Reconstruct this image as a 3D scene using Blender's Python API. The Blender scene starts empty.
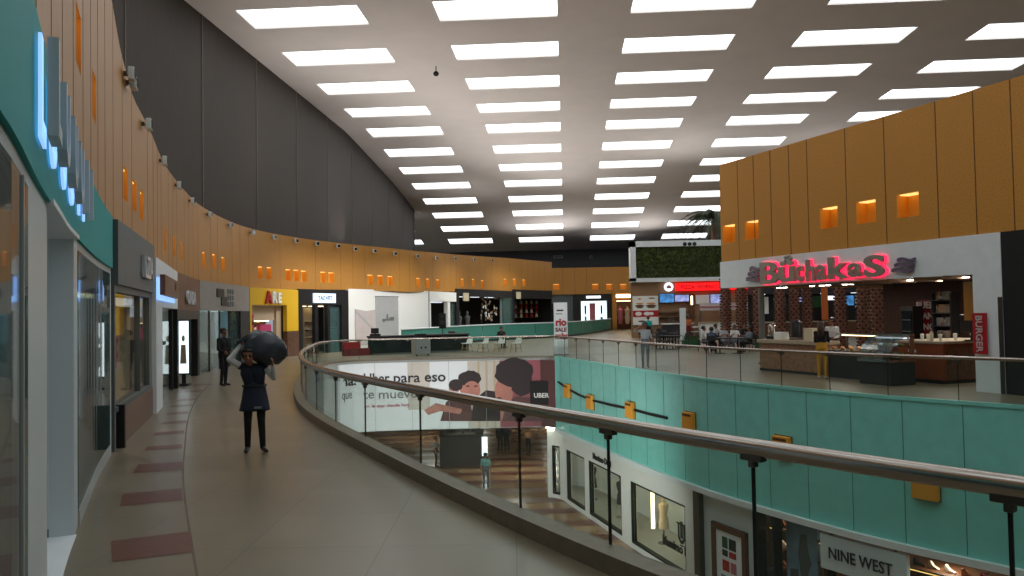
import bpy, math, random
import numpy as np
from mathutils import Vector, Matrix
random.seed(4)
SC = bpy.context.scene
COL = SC.collection
PI = math.pi
# ------------------------------------------------------------------ camera model
F = 800.0; PITCH = math.atan(24/800); ROLL = -.018; EYE = 2.15
def _rx(a): c, s = math.cos(a), math.sin(a); return np.array([[1,0,0],[0,c,-s],[0,s,c]])
def _rz(a): c, s = math.cos(a), math.sin(a); return np.array([[c,-s,0],[s,c,0],[0,0,1]])
CM = _rx(PI/2+PITCH) @ _rz(ROLL)
E0 = np.array([0, 0, EYE])
def ray(x, y): return CM @ np.array([(x-512)/F, (288-y)/F, -1.])
def at(x, y, z):
    d = ray(x, y); return E0 + d*((z-EYE)/d[2])
def aty(x, y, Y):
    d = ray(x, y); return E0 + d*(Y/d[1])

cam_d = bpy.data.cameras.new('camera'); cam = bpy.data.objects.new('camera', cam_d); COL.objects.link(cam)
cam_d.sensor_width = 36; cam_d.lens = F*36/1024; cam_d.clip_start = .05; cam_d.clip_end = 400
mw = Matrix([list(r) for r in CM]).to_4x4(); mw.translation = (0, 0, EYE); cam.matrix_world = mw
SC.camera = cam
vs = SC.view_settings; vs.view_transform = 'Standard'; vs.look = 'None'; vs.gamma = 1; vs.exposure = .2; vs.use_curve_mapping = False
SC.cycles.use_denoising = True
SC.cycles.max_bounces = 8; SC.cycles.diffuse_bounces = 4; SC.cycles.glossy_bounces = 3; SC.cycles.transparent_max_bounces = 24
SC.cycles.caustics_reflective = False; SC.cycles.caustics_refractive = False
SC.cycles.sample_clamp_indirect = 6

# ------------------------------------------------------------------ materials
def lin(c):
    return tuple((v/255/12.92 if v/255 <= .04045 else ((v/255+.055)/1.055)**2.4) for v in c) + (1,)
MATS = {}
def mat(name, c, rough=.6, metal=0., emit=0., noise=0., scale=8., bump=0., stretch=None, spec=.5, alpha=1., c2=None):
    if name in MATS: return MATS[name]
    m = bpy.data.materials.new(name); m.use_nodes = True
    nt = m.node_tree; b = nt.nodes['Principled BSDF']
    b.inputs['Base Color'].default_value = lin(c); b.inputs['Roughness'].default_value = rough
    b.inputs['Metallic'].default_value = metal; b.inputs['Specular IOR Level'].default_value = spec
    if emit:
        b.inputs['Emission Color'].default_value = lin(c); b.inputs['Emission Strength'].default_value = emit
    if noise or bump or c2:
        tc = nt.nodes.new('ShaderNodeTexCoord'); mp = nt.nodes.new('ShaderNodeMapping')
        nt.links.new(tc.outputs['Object'], mp.inputs['Vector'])
        if stretch: mp.inputs['Scale'].default_value = stretch
        n = nt.nodes.new('ShaderNodeTexNoise'); n.inputs['Scale'].default_value = scale; n.inputs['Detail'].default_value = 4
        nt.links.new(mp.outputs['Vector'], n.inputs['Vector'])
        if noise or c2:
            r = nt.nodes.new('ShaderNodeValToRGB')
            a = lin(c); k = noise
            r.color_ramp.elements[0].position = .32; r.color_ramp.elements[1].position = .68
            r.color_ramp.elements[0].color = tuple(max(0, v*(1-k)) for v in a[:3]) + (1,)
            r.color_ramp.elements[1].color = lin(c2) if c2 else tuple(min(1, v*(1+k)) for v in a[:3]) + (1,)
            nt.links.new(n.outputs['Fac'], r.inputs['Fac']); nt.links.new(r.outputs['Color'], b.inputs['Base Color'])
            if emit: nt.links.new(r.outputs['Color'], b.inputs['Emission Color'])
        if bump:
            bp = nt.nodes.new('ShaderNodeBump'); bp.inputs['Strength'].default_value = bump; bp.inputs['Distance'].default_value = .02
            nt.links.new(n.outputs['Fac'], bp.inputs['Height']); nt.links.new(bp.outputs['Normal'], b.inputs['Normal'])
    MATS[name] = m; return m
def glass(name, tint, refl=1.0, rough=.02, haze=0., hazec=(150, 190, 185)):
    m = bpy.data.materials.new(name); m.use_nodes = True; nt = m.node_tree
    nt.nodes.remove(nt.nodes['Principled BSDF']); out = nt.nodes['Material Output']
    t = nt.nodes.new('ShaderNodeBsdfTransparent'); t.inputs['Color'].default_value = lin(tint)
    g = nt.nodes.new('ShaderNodeBsdfGlossy'); g.inputs['Roughness'].default_value = rough
    lw = nt.nodes.new('ShaderNodeLayerWeight'); lw.inputs['Blend'].default_value = .5
    pw = nt.nodes.new('ShaderNodeMath'); pw.operation = 'POWER'; pw.inputs[1].default_value = 5; nt.links.new(lw.outputs['Facing'], pw.inputs[0])
    mu = nt.nodes.new('ShaderNodeMath'); mu.operation = 'MULTIPLY_ADD'; mu.inputs[1].default_value = .8*refl; mu.inputs[2].default_value = .035*refl; mu.use_clamp = True
    nt.links.new(pw.outputs[0], mu.inputs[0])
    base = t.outputs['BSDF']
    if haze:
        d = nt.nodes.new('ShaderNodeBsdfDiffuse'); d.inputs['Color'].default_value = lin(hazec)
        mh = nt.nodes.new('ShaderNodeMixShader'); mh.inputs[0].default_value = haze
        nt.links.new(base, mh.inputs[1]); nt.links.new(d.outputs['BSDF'], mh.inputs[2]); base = mh.outputs['Shader']
    mx = nt.nodes.new('ShaderNodeMixShader'); nt.links.new(mu.outputs[0], mx.inputs[0])
    nt.links.new(base, mx.inputs[1]); nt.links.new(g.outputs['BSDF'], mx.inputs[2])
    nt.links.new(mx.outputs['Shader'], out.inputs['Surface']); MATS[name] = m; return m
def floormat(name, c1, c2, grout, tile, rough, spec=.5, noise=.12):
    m = bpy.data.materials.new(name); m.use_nodes = True; nt = m.node_tree; b = nt.nodes['Principled BSDF']
    tc = nt.nodes.new('ShaderNodeTexCoord')
    br = nt.nodes.new('ShaderNodeTexBrick'); br.offset = 0; br.inputs['Scale'].default_value = 1
    br.inputs['Brick Width'].default_value = tile; br.inputs['Row Height'].default_value = tile
    br.inputs['Mortar Size'].default_value = .006; br.inputs['Color1'].default_value = lin(c1); br.inputs['Color2'].default_value = lin(c2)
    br.inputs['Mortar'].default_value = lin(grout); br.inputs['Bias'].default_value = -.2
    nt.links.new(tc.outputs['Object'], br.inputs['Vector'])
    n = nt.nodes.new('ShaderNodeTexNoise'); n.inputs['Scale'].default_value = .8; n.inputs['Detail'].default_value = 8; n.inputs['Roughness'].default_value = .7
    nt.links.new(tc.outputs['Object'], n.inputs['Vector'])
    r = nt.nodes.new('ShaderNodeMapRange'); r.inputs['To Min'].default_value = 1-noise*2; r.inputs['To Max'].default_value = 1+noise*2
    nt.links.new(n.outputs['Fac'], r.inputs['Value'])
    mx = nt.nodes.new('ShaderNodeMixRGB'); mx.blend_type = 'MULTIPLY'; mx.inputs[0].default_value = 1
    nt.links.new(br.outputs['Color'], mx.inputs[1]); nt.links.new(r.outputs['Result'], mx.inputs[2])
    nt.links.new(mx.outputs['Color'], b.inputs['Base Color'])
    r2 = nt.nodes.new('ShaderNodeMapRange'); r2.inputs['To Min'].default_value = rough*.7; r2.inputs['To Max'].default_value = rough*1.4
    nt.links.new(n.outputs['Fac'], r2.inputs['Value']); nt.links.new(r2.outputs['Result'], b.inputs['Roughness'])
    b.inputs['Specular IOR Level'].default_value = spec
    MATS[name] = m; return m
M = MATS
floormat('stone_floor', (126,115,95), (119,108,89), (98,90,74), 1.25, .3, .5, .13)
floormat('stone_floor_low', (160,132,100), (138,108,80), (90,74,56), 1.6, .2, .6, .14)
mat('brown_tile', (98,54,42), .35, noise=.14, scale=5)
mat('joint', (96,86,72), .6)
mat('curb_stone', (122,110,92), .5, noise=.12, scale=9)
mat('ceiling_paint', (216,208,204), .9, noise=.03, scale=.6)
mat('sky_pane', (244,252,255), .5, emit=2.3)
mat('dark_panel', (66,57,51), .75, noise=.1, scale=2, stretch=(9,9,.4))
mat('dark_seam', (120,112,102), .6)
mat('orange_wood', (180,126,52), .48, noise=.09, scale=5, stretch=(7,7,.6))
mat('orange_wood_right', (192,132,46), .6, noise=.16, scale=26, bump=.15)
mat('orange_seam', (92,58,22), .7)
mat('orange_seam_soft', (134,86,36), .7)
mat('niche_orange', (224,158,52), .6)
mat('niche_lamp', (255,206,120), .5, emit=1.25)
mat('white_paint', (226,233,236), .55, noise=.03, scale=3)
mat('white_soft', (238,240,236), .7)
mat('white_metal', (206,218,220), .35)
mat('light_grey', (170,176,174), .5)
mat('mid_grey', (112,116,114), .55)
mat('panel_grey', (150,144,138), .6, noise=.05, scale=4)
mat('slate', (84,94,96), .5, noise=.06, scale=4)
mat('teal_sign', (20,158,158), .6, spec=.25)
mat('teal_cladding', (132,214,204), .3, noise=.05, scale=3.)
mat('teal_seam', (70,136,128), .5)
mat('black', (20,20,22), .45)
mat('black_gloss', (14,15,17), .15)
mat('charcoal', (38,38,41), .6)
mat('near_black', (9,10,11), .7)
mat('steel', (168,160,152), .24, metal=1.)
mat('steel_dark', (96,92,88), .35, metal=1.)
mat('chrome', (200,200,200), .12, metal=1.)
mat('marble_brown', (96,66,50), .3, noise=.3, scale=6)
mat('stone_counter', (150,112,86), .4, noise=.25, scale=7)
mat('stone_top', (176,160,136), .35, noise=.08, scale=9)
mat('wood_red', (128,62,32), .35, noise=.14, scale=4, stretch=(1,1,6))
mat('wood_brown', (96,58,36), .45, noise=.2, scale=5, stretch=(1,1,6))
mat('wood_pale', (186,152,110), .55, noise=.1, scale=6)
mat('yellow', (224,178,22), .5)
mat('beige', (196,176,148), .65)
mat('tan', (150,116,84), .65)
mat('red', (176,20,32), .45)
mat('red_deep', (122,16,26), .5)
mat('red_glow', (255,22,26), .5, emit=1.1)
mat('pink_glow', (255,40,84), .5, emit=1.5)
mat('white_glow', (235,242,250), .5, emit=1.1)
mat('warm_glow', (255,226,176), .5, emit=4)
mat('spot_glow', (255,244,226), .5, emit=12)
mat('sign_white', (205,222,240), .5, emit=.75)
mat('sign_blue', (70,96,150), .5)
mat('ice_glow', (150,195,255), .5, emit=.9)
mat('screen_blue', (70,130,190), .3, emit=.6, noise=.5, scale=3)
mat('screen_violet', (150,160,220), .3, emit=.6, noise=.5, scale=3)
mat('screen_white', (225,240,245), .3, emit=1.3)
mat('letter_metal', (150,150,140), .35, metal=.5)
mat('letter_bright', (200,205,210), .35)
mat('letter_dark', (28,28,30), .5)
mat('violet_metal', (112,98,124), .35, metal=.4)
mat('pink', (206,60,112), .55)
mat('magenta', (190,30,90), .55)
mat('rose', (190,110,120), .6)
mat('poster_grey', (172,174,174), .6, noise=.04, scale=2)
mat('poster_pale', (196,186,184), .6, noise=.06, scale=2)
mat('banner_white', (238,246,250), .5)
mat('green_dark', (30,84,48), .6)
mat('leaf_a', (74,88,34), .6, noise=.3, scale=20)
mat('leaf_b', (48,66,26), .6, noise=.3, scale=20)
mat('leaf_c', (104,104,48), .6, noise=.3, scale=20)
mat('palm_green', (62,70,48), .6, noise=.2, scale=9)
mat('trunk', (136,92,76), .8, noise=.45, scale=14, bump=.4)
mat('bark_ring', (66,42,34), .8, noise=.4, scale=14)
mat('cream', (210,200,170), .5)
mat('skin_tone', (170,118,90), .55)
mat('skin_brown', (142,94,68), .55)
mat('hair_black', (22,18,16), .5)
mat('hair_brown', (58,38,26), .5)
mat('bag_plastic', (58,64,72), .3, noise=.2, scale=6, bump=.9)
mat('denim', (96,104,116), .8)
mat('teal_shirt', (110,170,162), .8)
mat('grey_shirt', (160,168,176), .8)
mat('blue_shirt', (70,92,116), .8)
mat('white_shirt', (214,216,218), .8)
mat('orange_shirt', (196,100,44), .8)
mat('tan_shirt', (160,122,84), .8)
mat('navy', (30,36,54), .8)
mat('ocher', (190,140,40), .8)
mat('dark_cloth', (16,16,19), .85)
mat('shoe', (16,15,15), .4)
mat('eye', (12,10,10), .3)
mat('lip', (124,62,56), .5)
mat('photo_rose', (150,72,84), .5, noise=.12, scale=1.2)
mat('photo_pale', (206,200,190), .5, noise=.06, scale=1)
mat('photo_skin', (186,120,104), .5, noise=.14, scale=1.4)
mat('photo_dark', (40,26,28), .6)
mat('photo_maroon', (92,56,56), .6)  # dark red-brown print colour of shirts, mouths and the end stripe
mat('paper_blue', (120,150,170), .6, noise=.2, scale=2)
mat('food_gold', (210,150,80), .5, noise=.3, scale=12)
mat('glass_dark', (26,34,36), .08)
glass('clear_glass', (248,251,250), .6)
glass('rail_glass', (240,247,244), .7, .01, .03, (150,180,170))
glass('rail_glass_far', (244,250,248), .6, .02, .012, (130,180,170))
glass('shop_glass', (238,246,247), 1.5, .03, .10, (150,180,186))
glass('tint_glass', (200,222,222), 1.2, .03, .16, (130,165,165))
glass('frost_teal', (90,160,148), .8, .15, .72, (92,168,154))

# ------------------------------------------------------------------ mesh builder
class MB:
    def __init__(s): s.v = []; s.f = []; s.m = []
    def face(s, pts, mi=0):
        b = len(s.v); s.v += [tuple(p) for p in pts]; s.f.append(tuple(range(b, b+len(pts)))); s.m.append(mi)
    def hexa(s, p, mi=0):
        b = len(s.v); s.v += [tuple(q) for q in p]
        for q in ((0,3,2,1),(4,5,6,7),(0,1,5,4),(1,2,6,5),(2,3,7,6),(3,0,4,7)):
            s.f.append(tuple(b+i for i in q)); s.m.append(mi)
    def box(s, x0, x1, y0, y1, z0, z1, mi=0, T=None):
        p = [(x0,y0,z0),(x1,y0,z0),(x1,y1,z0),(x0,y1,z0),(x0,y0,z1),(x1,y0,z1),(x1,y1,z1),(x0,y1,z1)]
        if T is not None: p = [tuple(T @ Vector(q)) for q in p]
        s.hexa(p, mi); return s
    def prism(s, poly, y0, y1, mi=0, T=None):
        """poly in (x,z), extruded along y"""
        n = len(poly); b = len(s.v)
        P = [(x, y0, z) for x, z in poly] + [(x, y1, z) for x, z in poly]
        if T is not None: P = [tuple(T @ Vector(q)) for q in P]
        s.v += P
        s.f.append(tuple(b+i for i in range(n))); s.m.append(mi)
        s.f.append(tuple(b+n+i for i in reversed(range(n)))); s.m.append(mi)
        for i in range(n):
            j = (i+1) % n; s.f.append((b+i, b+n+i, b+n+j, b+j)); s.m.append(mi)
        return s
    def tube(s, path, r, n=10, mi=0, closed=False, cap=True):
        P = [Vector(p) for p in path]; R = r if isinstance(r, (list, tuple)) else [r]*len(P)
        b = len(s.v); m = len(P); up0 = None
        for i, p in enumerate(P):
            a = P[i-1] if (i or closed) else P[i]; c = P[(i+1) % m] if (i < m-1 or closed) else P[i]
            t = (c-a).normalized()
            if up0 is None: up0 = Vector((0,0,1)) if abs(t.z) < .9 else Vector((1,0,0))
            u = (up0 - t*up0.dot(t))
            if u.length < 1e-4: u = Vector((1,0,0)) - t*t.x
            u.normalize(); w = t.cross(u); up0 = u
            for k in range(n):
                q = 2*PI*k/n; s.v.append(tuple(p + (u*math.cos(q) + w*math.sin(q))*R[i]))
        for i in range(m if closed else m-1):
            j = (i+1) % m
            for k in range(n):
                l = (k+1) % n; s.f.append((b+i*n+k, b+i*n+l, b+j*n+l, b+j*n+k)); s.m.append(mi)
        if cap and not closed:
            s.f.append(tuple(b+k for k in reversed(range(n)))); s.m.append(mi)
            s.f.append(tuple(b+(m-1)*n+k for k in range(n))); s.m.append(mi)
        return s
    def lathe(s, prof, c=(0,0,0), n=16, mi=0):
        b = len(s.v)
        for r, z in prof:
            for k in range(n):
                q = 2*PI*k/n; s.v.append((c[0]+r*math.cos(q), c[1]+r*math.sin(q), c[2]+z))
        for i in range(len(prof)-1):
            for k in range(n):
                l = (k+1) % n; s.f.append((b+i*n+k, b+i*n+l, b+(i+1)*n+l, b+(i+1)*n+k)); s.m.append(mi)
        s.f.append(tuple(b+k for k in reversed(range(n)))); s.m.append(mi)
        s.f.append(tuple(b+(len(prof)-1)*n+k for k in range(n))); s.m.append(mi)
        return s
    def ball(s, c, r, nu=12, nv=8, mi=0):
        r = r if isinstance(r, (tuple, list)) else (r, r, r)
        prof = []; b = len(s.v)
        for i in range(nv+1):
            a = PI*i/nv - PI/2; a = max(-PI/2+.05, min(PI/2-.05, a))
            for k in range(nu):
                q = 2*PI*k/nu; s.v.append((c[0]+r[0]*math.cos(a)*math.cos(q), c[1]+r[1]*math.cos(a)*math.sin(q), c[2]+r[2]*math.sin(a)))
        for i in range(nv):
            for k in range(nu):
                l = (k+1) % nu; s.f.append((b+i*nu+k, b+i*nu+l, b+(i+1)*nu+l, b+(i+1)*nu+k)); s.m.append(mi)
        s.f.append(tuple(b+k for k in reversed(range(nu)))); s.m.append(mi)
        s.f.append(tuple(b+nv*nu+k for k in range(nu))); s.m.append(mi)
        return s
    def build(s, name, mats, parent=None, world=False, smooth=False, bevel=0., label=None):
        if not isinstance(mats, (list, tuple)): mats = [mats]
        me = bpy.data.meshes.new(name)
        V = s.v
        if world and parent is not None:
            W = parent.matrix_basis.copy(); q = parent.parent
            while q is not None: W = q.matrix_basis @ W; q = q.parent
            W = W.inverted(); V = [tuple(W @ Vector(p)) for p in V]
        me.from_pydata(V, [], s.f)
        for m in mats: me.materials.append(MATS[m])
        me.polygons.foreach_set('material_index', s.m)
        me.update(calc_edges=True)
        o = bpy.data.objects.new(name, me); COL.objects.link(o)
        if parent is not None: o.parent = parent
        import bmesh
        bm = bmesh.new(); bm.from_mesh(me); bmesh.ops.recalc_face_normals(bm, faces=bm.faces); bm.to_mesh(me); bm.free()
        if smooth:
            me.polygons.foreach_set('use_smooth', [True]*len(me.polygons))
            if hasattr(me, 'set_sharp_from_angle'): me.set_sharp_from_angle(angle=.7)
        if bevel:
            md = o.modifiers.new('bevel', 'BEVEL'); md.width = bevel; md.segments = 2; md.limit_method = 'ANGLE'
        if label: o['label'] = label
        return o
def box(x0, x1, y0, y1, z0, z1, mi=0): return MB().box(x0, x1, y0, y1, z0, z1, mi)

def tag(o, label=None, cat=None, group=None, kind=None):
    if label: o['label'] = label
    if cat: o['category'] = cat
    if group: o['group'] = group
    if kind: o['kind'] = kind
    return o
def thing(name, label, cat, loc=(0,0,0), rz=0, group=None):
    o = bpy.data.objects.new(name, None); COL.objects.link(o); o.empty_display_size = .2
    o.location = loc; o.rotation_euler = (0, 0, rz); o.matrix_basis = Matrix.Translation(loc) @ Matrix.Rotation(rz, 4, 'Z')
    return tag(o, label, cat, group)
def struct(o, label=None): return tag(o, label, None, None, 'structure')
def dup(root, loc, rz=0, label=None, group=None):
    r = root.copy(); COL.objects.link(r); r.location = loc; r.rotation_euler = (0, 0, rz)
    if label: r['label'] = label
    if group: r['group'] = group
    for ch in list(root.children):
        c = ch.copy(); COL.objects.link(c); c.parent = r
        for g in ch.children:
            d = g.copy(); COL.objects.link(d); d.parent = c
    return r
def text_mb(body, size, depth=.02, bold=0., align='CENTER', shear=0., sx=1., res=3):
    """letters standing up in the xz plane, facing -y, as one builder; returns (MB, width)"""
    cu = bpy.data.curves.new('letters', 'FONT'); cu.body = body; cu.size = size; cu.extrude = depth/2; cu.offset = bold
    cu.align_x = align; cu.shear = shear; cu.resolution_u = res
    o = bpy.data.objects.new('letters', cu); COL.objects.link(o)
    dg = bpy.context.evaluated_depsgraph_get(); me = bpy.data.meshes.new_from_object(o.evaluated_get(dg))
    mb = MB(); mb.v = [(v.co.x*sx, -v.co.z-depth/2, v.co.y) for v in me.vertices]
    mb.f = [tuple(p.vertices) for p in me.polygons]; mb.m = [0]*len(mb.f)
    bpy.data.objects.remove(o); bpy.data.meshes.remove(me); bpy.data.curves.remove(cu)
    return mb
def shift(mb, dx=0, dy=0, dz=0, T=None):
    mb.v = [tuple((T @ Vector(p)) if T is not None else (p[0]+dx, p[1]+dy, p[2]+dz)) for p in mb.v]; return mb

# ------------------------------------------------------------------ plan curves
def crom(pts, step=.3):
    P = [np.array(p, float) for p in pts]; P = [2*P[0]-P[1]] + P + [2*P[-1]-P[-2]]; out = []
    for i in range(1, len(P)-2):
        a, b, c, d = P[i-1:i+3]; n = max(2, int(np.linalg.norm(c-b)/step))
        for k in range(n):
            t = k/n; out.append(.5*((2*b)+(-a+c)*t+(2*a-5*b+4*c-d)*t*t+(-a+3*b-3*c+d)*t**3))
    out.append(P[-2]); return out
class Path:
    """plan polyline with arc length; n points to the viewer's side (right of travel) when side=+1"""
    def __init__(s, pts, step=.3, side=1):
        s.p = crom(pts, step); s.side = side; s.s = [0.]
        for a, b in zip(s.p, s.p[1:]): s.s.append(s.s[-1]+float(np.linalg.norm(b-a)))
        s.L = s.s[-1]
    def idx(s, q):
        q = max(0, min(s.L-1e-6, q)); lo, hi = 0, len(s.s)-1
        while hi-lo > 1:
            m = (lo+hi)//2
            if s.s[m] <= q: lo = m
            else: hi = m
        return lo, (q-s.s[lo])/(s.s[lo+1]-s.s[lo])
    def pt(s, q, off=0.):
        i, t = s.idx(q); p = s.p[i]*(1-t)+s.p[i+1]*t
        if off: p = p + s.nor(q)*off
        return p
    def tan(s, q):
        a = s.raw(q-.4); b = s.raw(q+.4); d = b-a; return d/np.linalg.norm(d)
    def raw(s, q):
        i, t = s.idx(q); return s.p[i]*(1-t)+s.p[i+1]*t
    def nor(s, q):
        t = s.tan(q); return np.array([t[1], -t[0]])*s.side
    def px(s, x, y=330, smin=0, smax=None):
        """arc length where the view ray of picture column x crosses the path (first crossing)"""
        d = ray(x, y); best = None
        for i in range(len(s.p)-1):
            if s.s[i] < smin or (smax is not None and s.s[i] > smax): continue
            a, b = s.p[i], s.p[i+1]
            ca = a[0]*d[1]-a[1]*d[0]; cb = b[0]*d[1]-b[1]*d[0]
            if ca*cb <= 0 and ca != cb and a[1] > 0:
                t = ca/(ca-cb); return s.s[i]+t*(s.s[i+1]-s.s[i])
        return smin if smin else 0.
    def samples(s, s0, s1, step=.4):
        n = max(1, int(abs(s1-s0)/step)); return [s0+(s1-s0)*k/n for k in range(n+1)]
def val(f, q): return f(q) if callable(f) else f
def strip(mb, P, s0, s1, z0, z1, o0, o1, mi=0, step=.4):
    """curved slab along the path between offsets o0<o1 (n side)"""
    S = P.samples(s0, s1, step); b = len(mb.v)
    for q in S:
        A = P.pt(q, o0); B = P.pt(q, o1); a, c = val(z0, q), val(z1, q)
        mb.v += [(B[0],B[1],a),(B[0],B[1],c),(A[0],A[1],c),(A[0],A[1],a)]
    for i in range(len(S)-1):
        u = b+i*4; w = u+4
        for k in range(4):
            l = (k+1) % 4; mb.f.append((u+k, w+k, w+l, u+l)); mb.m.append(mi)
    mb.f.append((b, b+1, b+2, b+3)); mb.m.append(mi); e = b+(len(S)-1)*4
    mb.f.append((e+3, e+2, e+1, e)); mb.m.append(mi)
    return mb
class Frame:
    """a vertical wall plane: local x to the viewer's right, y into the wall, z up"""
    def __init__(s, p0, p1):
        s.o = np.array(p0[:2], float); u = np.array(p1[:2], float)-s.o; s.w = float(np.linalg.norm(u)); s.u = u/s.w
        s.n = np.array([-s.u[1], s.u[0]]); s.rz = math.atan2(s.u[1], s.u[0])
    def loc(s, z=0): return (s.o[0], s.o[1], z)
    def L(s, x, y, dep=0.):
        d = ray(x, y); t = (s.o@s.n+dep)/(d[:2]@s.n); p = E0+t*d
        return float((p[:2]-s.o)@s.u), float(p[2])
    def R(s, x0, y0, x1, y1, dep=0.):
        a, b = s.L(x0, (y0+y1)/2, dep)[0], s.L(x1, (y0+y1)/2, dep)[0]
        xm = (x0+x1)/2; return a, b, s.L(xm, y1, dep)[1], s.L(xm, y0, dep)[1]
    def G(s, x, y, z=0):
        p = at(x, y, z); d = p[:2]-s.o; return float(d@s.u), float(d@s.n)
    def W(s, lx, ly, z=0):
        p = s.o+s.u*lx+s.n*ly; return (p[0], p[1], z)
def path_frame(P, x0, x1): 
    a = P.px(x0); b = P.px(x1); return Frame(P.pt(a), P.pt(b))
from mathutils.geometry import tessellate_polygon
# ------------------------------------------------------------------ plan paths
VOID = Path([(8,.2),(5.2,1.7),(3.6,3.05),(2.65,4.2),(2.22,4.76),(1.69,5.5),(1.12,6.33),(.25,7.83),(-.79,9.8),(-1.93,12.1),(-3.46,15.3),(-4.72,18.4),
             (-5.8,21.9),(-6.8,25.9),(-7.7,30.6),(-8.25,34.6),(-7.5,37.0),(-5.6,37.6),(-2.96,37.8),(1.0,37.9),(1.95,37.5),(2.38,36.1),
             (3.45,32.2),(4.35,28.9),(5.6,24.9),(6.8,22.1),(8.5,19.0),(10.45,16.45),(12.6,13.7),(16,9.5),(20,5)], .3)
LW = Path([(-1.0,.6),(-1.5,1.9),(-2.1,3.27),(-2.87,4.8),(-3.5,6.1),(-4.34,7.89),(-6.42,12.75),(-8.12,17.91),(-10.2,24.0),(-12.1,31),(-12.75,38),(-11.8,43.5),(-9.6,48.5),(-6.6,54),(-3.9,62),(-1,69),(3.9,78)], .25)
S_CORNER = min(range(len(VOID.p)), key=lambda i: abs(VOID.p[i][0]-1.95)+abs(VOID.p[i][1]-37.5)); S_CORNER = VOID.s[S_CORNER]
S_FARL = min(range(len(VOID.p)), key=lambda i: abs(VOID.p[i][0]+7.9)+abs(VOID.p[i][1]-36.4)); S_FARL = VOID.s[S_FARL]
LOW = -6.6; BAND = -3.3

def holed(name, outer, hole, z, m, flip=False):
    loops = [[Vector((x, y, z)) for x, y in outer], [Vector((x, y, z)) for x, y in hole]]
    tris = tessellate_polygon(loops); V = [tuple(p) for l in loops for p in l]
    mb = MB(); mb.v = V; mb.f = [tuple(t) for t in tris]; mb.m = [0]*len(tris); return mb
outer = [(-30,-6),(44,-6),(44,112),(-30,112)]
hole = [tuple(VOID.pt(q)) for q in VOID.samples(0, VOID.L, .5)]
mb = holed('floor', outer, hole, 0, 'stone_floor')
# the row of brown tiles set in the floor along the shops and the joint line beside them
def lwn(y, off): # point on the left wall line by picture row
    return None
tile_px = [((111,541),(190,531),(193,552),(112,562)), ((123,494),(182,488),(183,500),(120,506)), ((138,464.5),(183,461.5),(182,470),(133,473)),
           ((147,446.5),(182,444),(182,448.5),(144,450.5)), ((156,432.5),(184,430),(184,433.5),(152,435.5)), ((163,422),(186,420),(187,423),(160,424.5)),
           ((168,413),(188,411),(189,413.5),(166,415)), ((172,405.5),(192,404),(192,406),(170,407.5)), ((178,399.5),(196,398),(197,400),(176,401.5)),
           ((186,391),(203,390),(204,391.5),(184,392.5)), ((194,384.5),(211,383.5),(212,385),(192,386))]
for q in tile_px:
    mb.face([tuple(at(x, y, .003)) for x, y in q], 1)
jl = [(197,576),(191,540),(187,515),(184,490),(183,470),(185,445),(187,425),(191,410),(198,397),(208,386)]
jp = crom([at(x, y, 0)[:2] for x, y in jl], .5)
for a, b in zip(jp, jp[1:]):
    t = (b-a)/np.linalg.norm(b-a); n = np.array([-t[1], t[0]])*.012
    mb.face([(*(a-n), .002), (*(a+n), .002), (*(b+n), .002), (*(b-n), .002)], 2)
floor = mb.build('floor', ['stone_floor', 'brown_tile', 'joint']); struct(floor)
mb = MB(); mb.face([(-40,-8,LOW),(60,-8,LOW),(60,112,LOW),(-40,112,LOW)])
for k in range(26): y = 27+2.1*k; mb.face([(-14,y-.9,LOW+.004),(9,y-.3,LOW+.004),(9,y+.55,LOW+.004),(-14,y-.05,LOW+.004)], 1)
struct(mb.build('floor_lower', ['stone_floor_low', 'brown_tile']))
mb = holed('c', outer, hole, BAND, ''); struct(mb.build('ceiling_lower', 'panel_grey'))
# lower hall closing walls
mb = MB(); mb.box(-40, 60, 92, 92.4, LOW, BAND); struct(mb.build('wall_lower_back', 'tan'))

# slab faces round the void
mb = MB(); strip(mb, VOID, 0, S_FARL-1.5, BAND, -.03, -.15, -.02); struct(mb.build('trim_1', 'slate'))
mb = MB(); strip(mb, VOID, S_FARL-1.5, S_CORNER, BAND, -.03, -.15, -.02); struct(mb.build('trim_2', 'light_grey'))
mb = MB(); strip(mb, VOID, S_CORNER, VOID.L, BAND+.0, -.03, -.15, 0)
q = S_CORNER+.6
while q < VOID.L-1:
    p = VOID.pt(q, .004); 
    strip(mb, VOID, q, q+.018, BAND+.02, -.04, 0, .006, 1, .05); q += 1.32
struct(mb.build('trim_3', ['teal_cladding', 'teal_seam']))
mb = MB(); strip(mb, VOID, S_CORNER, VOID.L, BAND-.16, BAND, -.3, .12); struct(mb.build('trim_4', 'white_paint'))   # pale ledge under the teal band
mb = MB(); strip(mb, VOID, S_FARL-1.5, S_CORNER, -.02, .06, -.2, .03); struct(mb.build('trim_5', 'curb_stone'))
mb = MB(); strip(mb, VOID, S_CORNER, VOID.L, -.03, .05, -.12, .03); struct(mb.build('trim_6', 'teal_cladding'))

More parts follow.
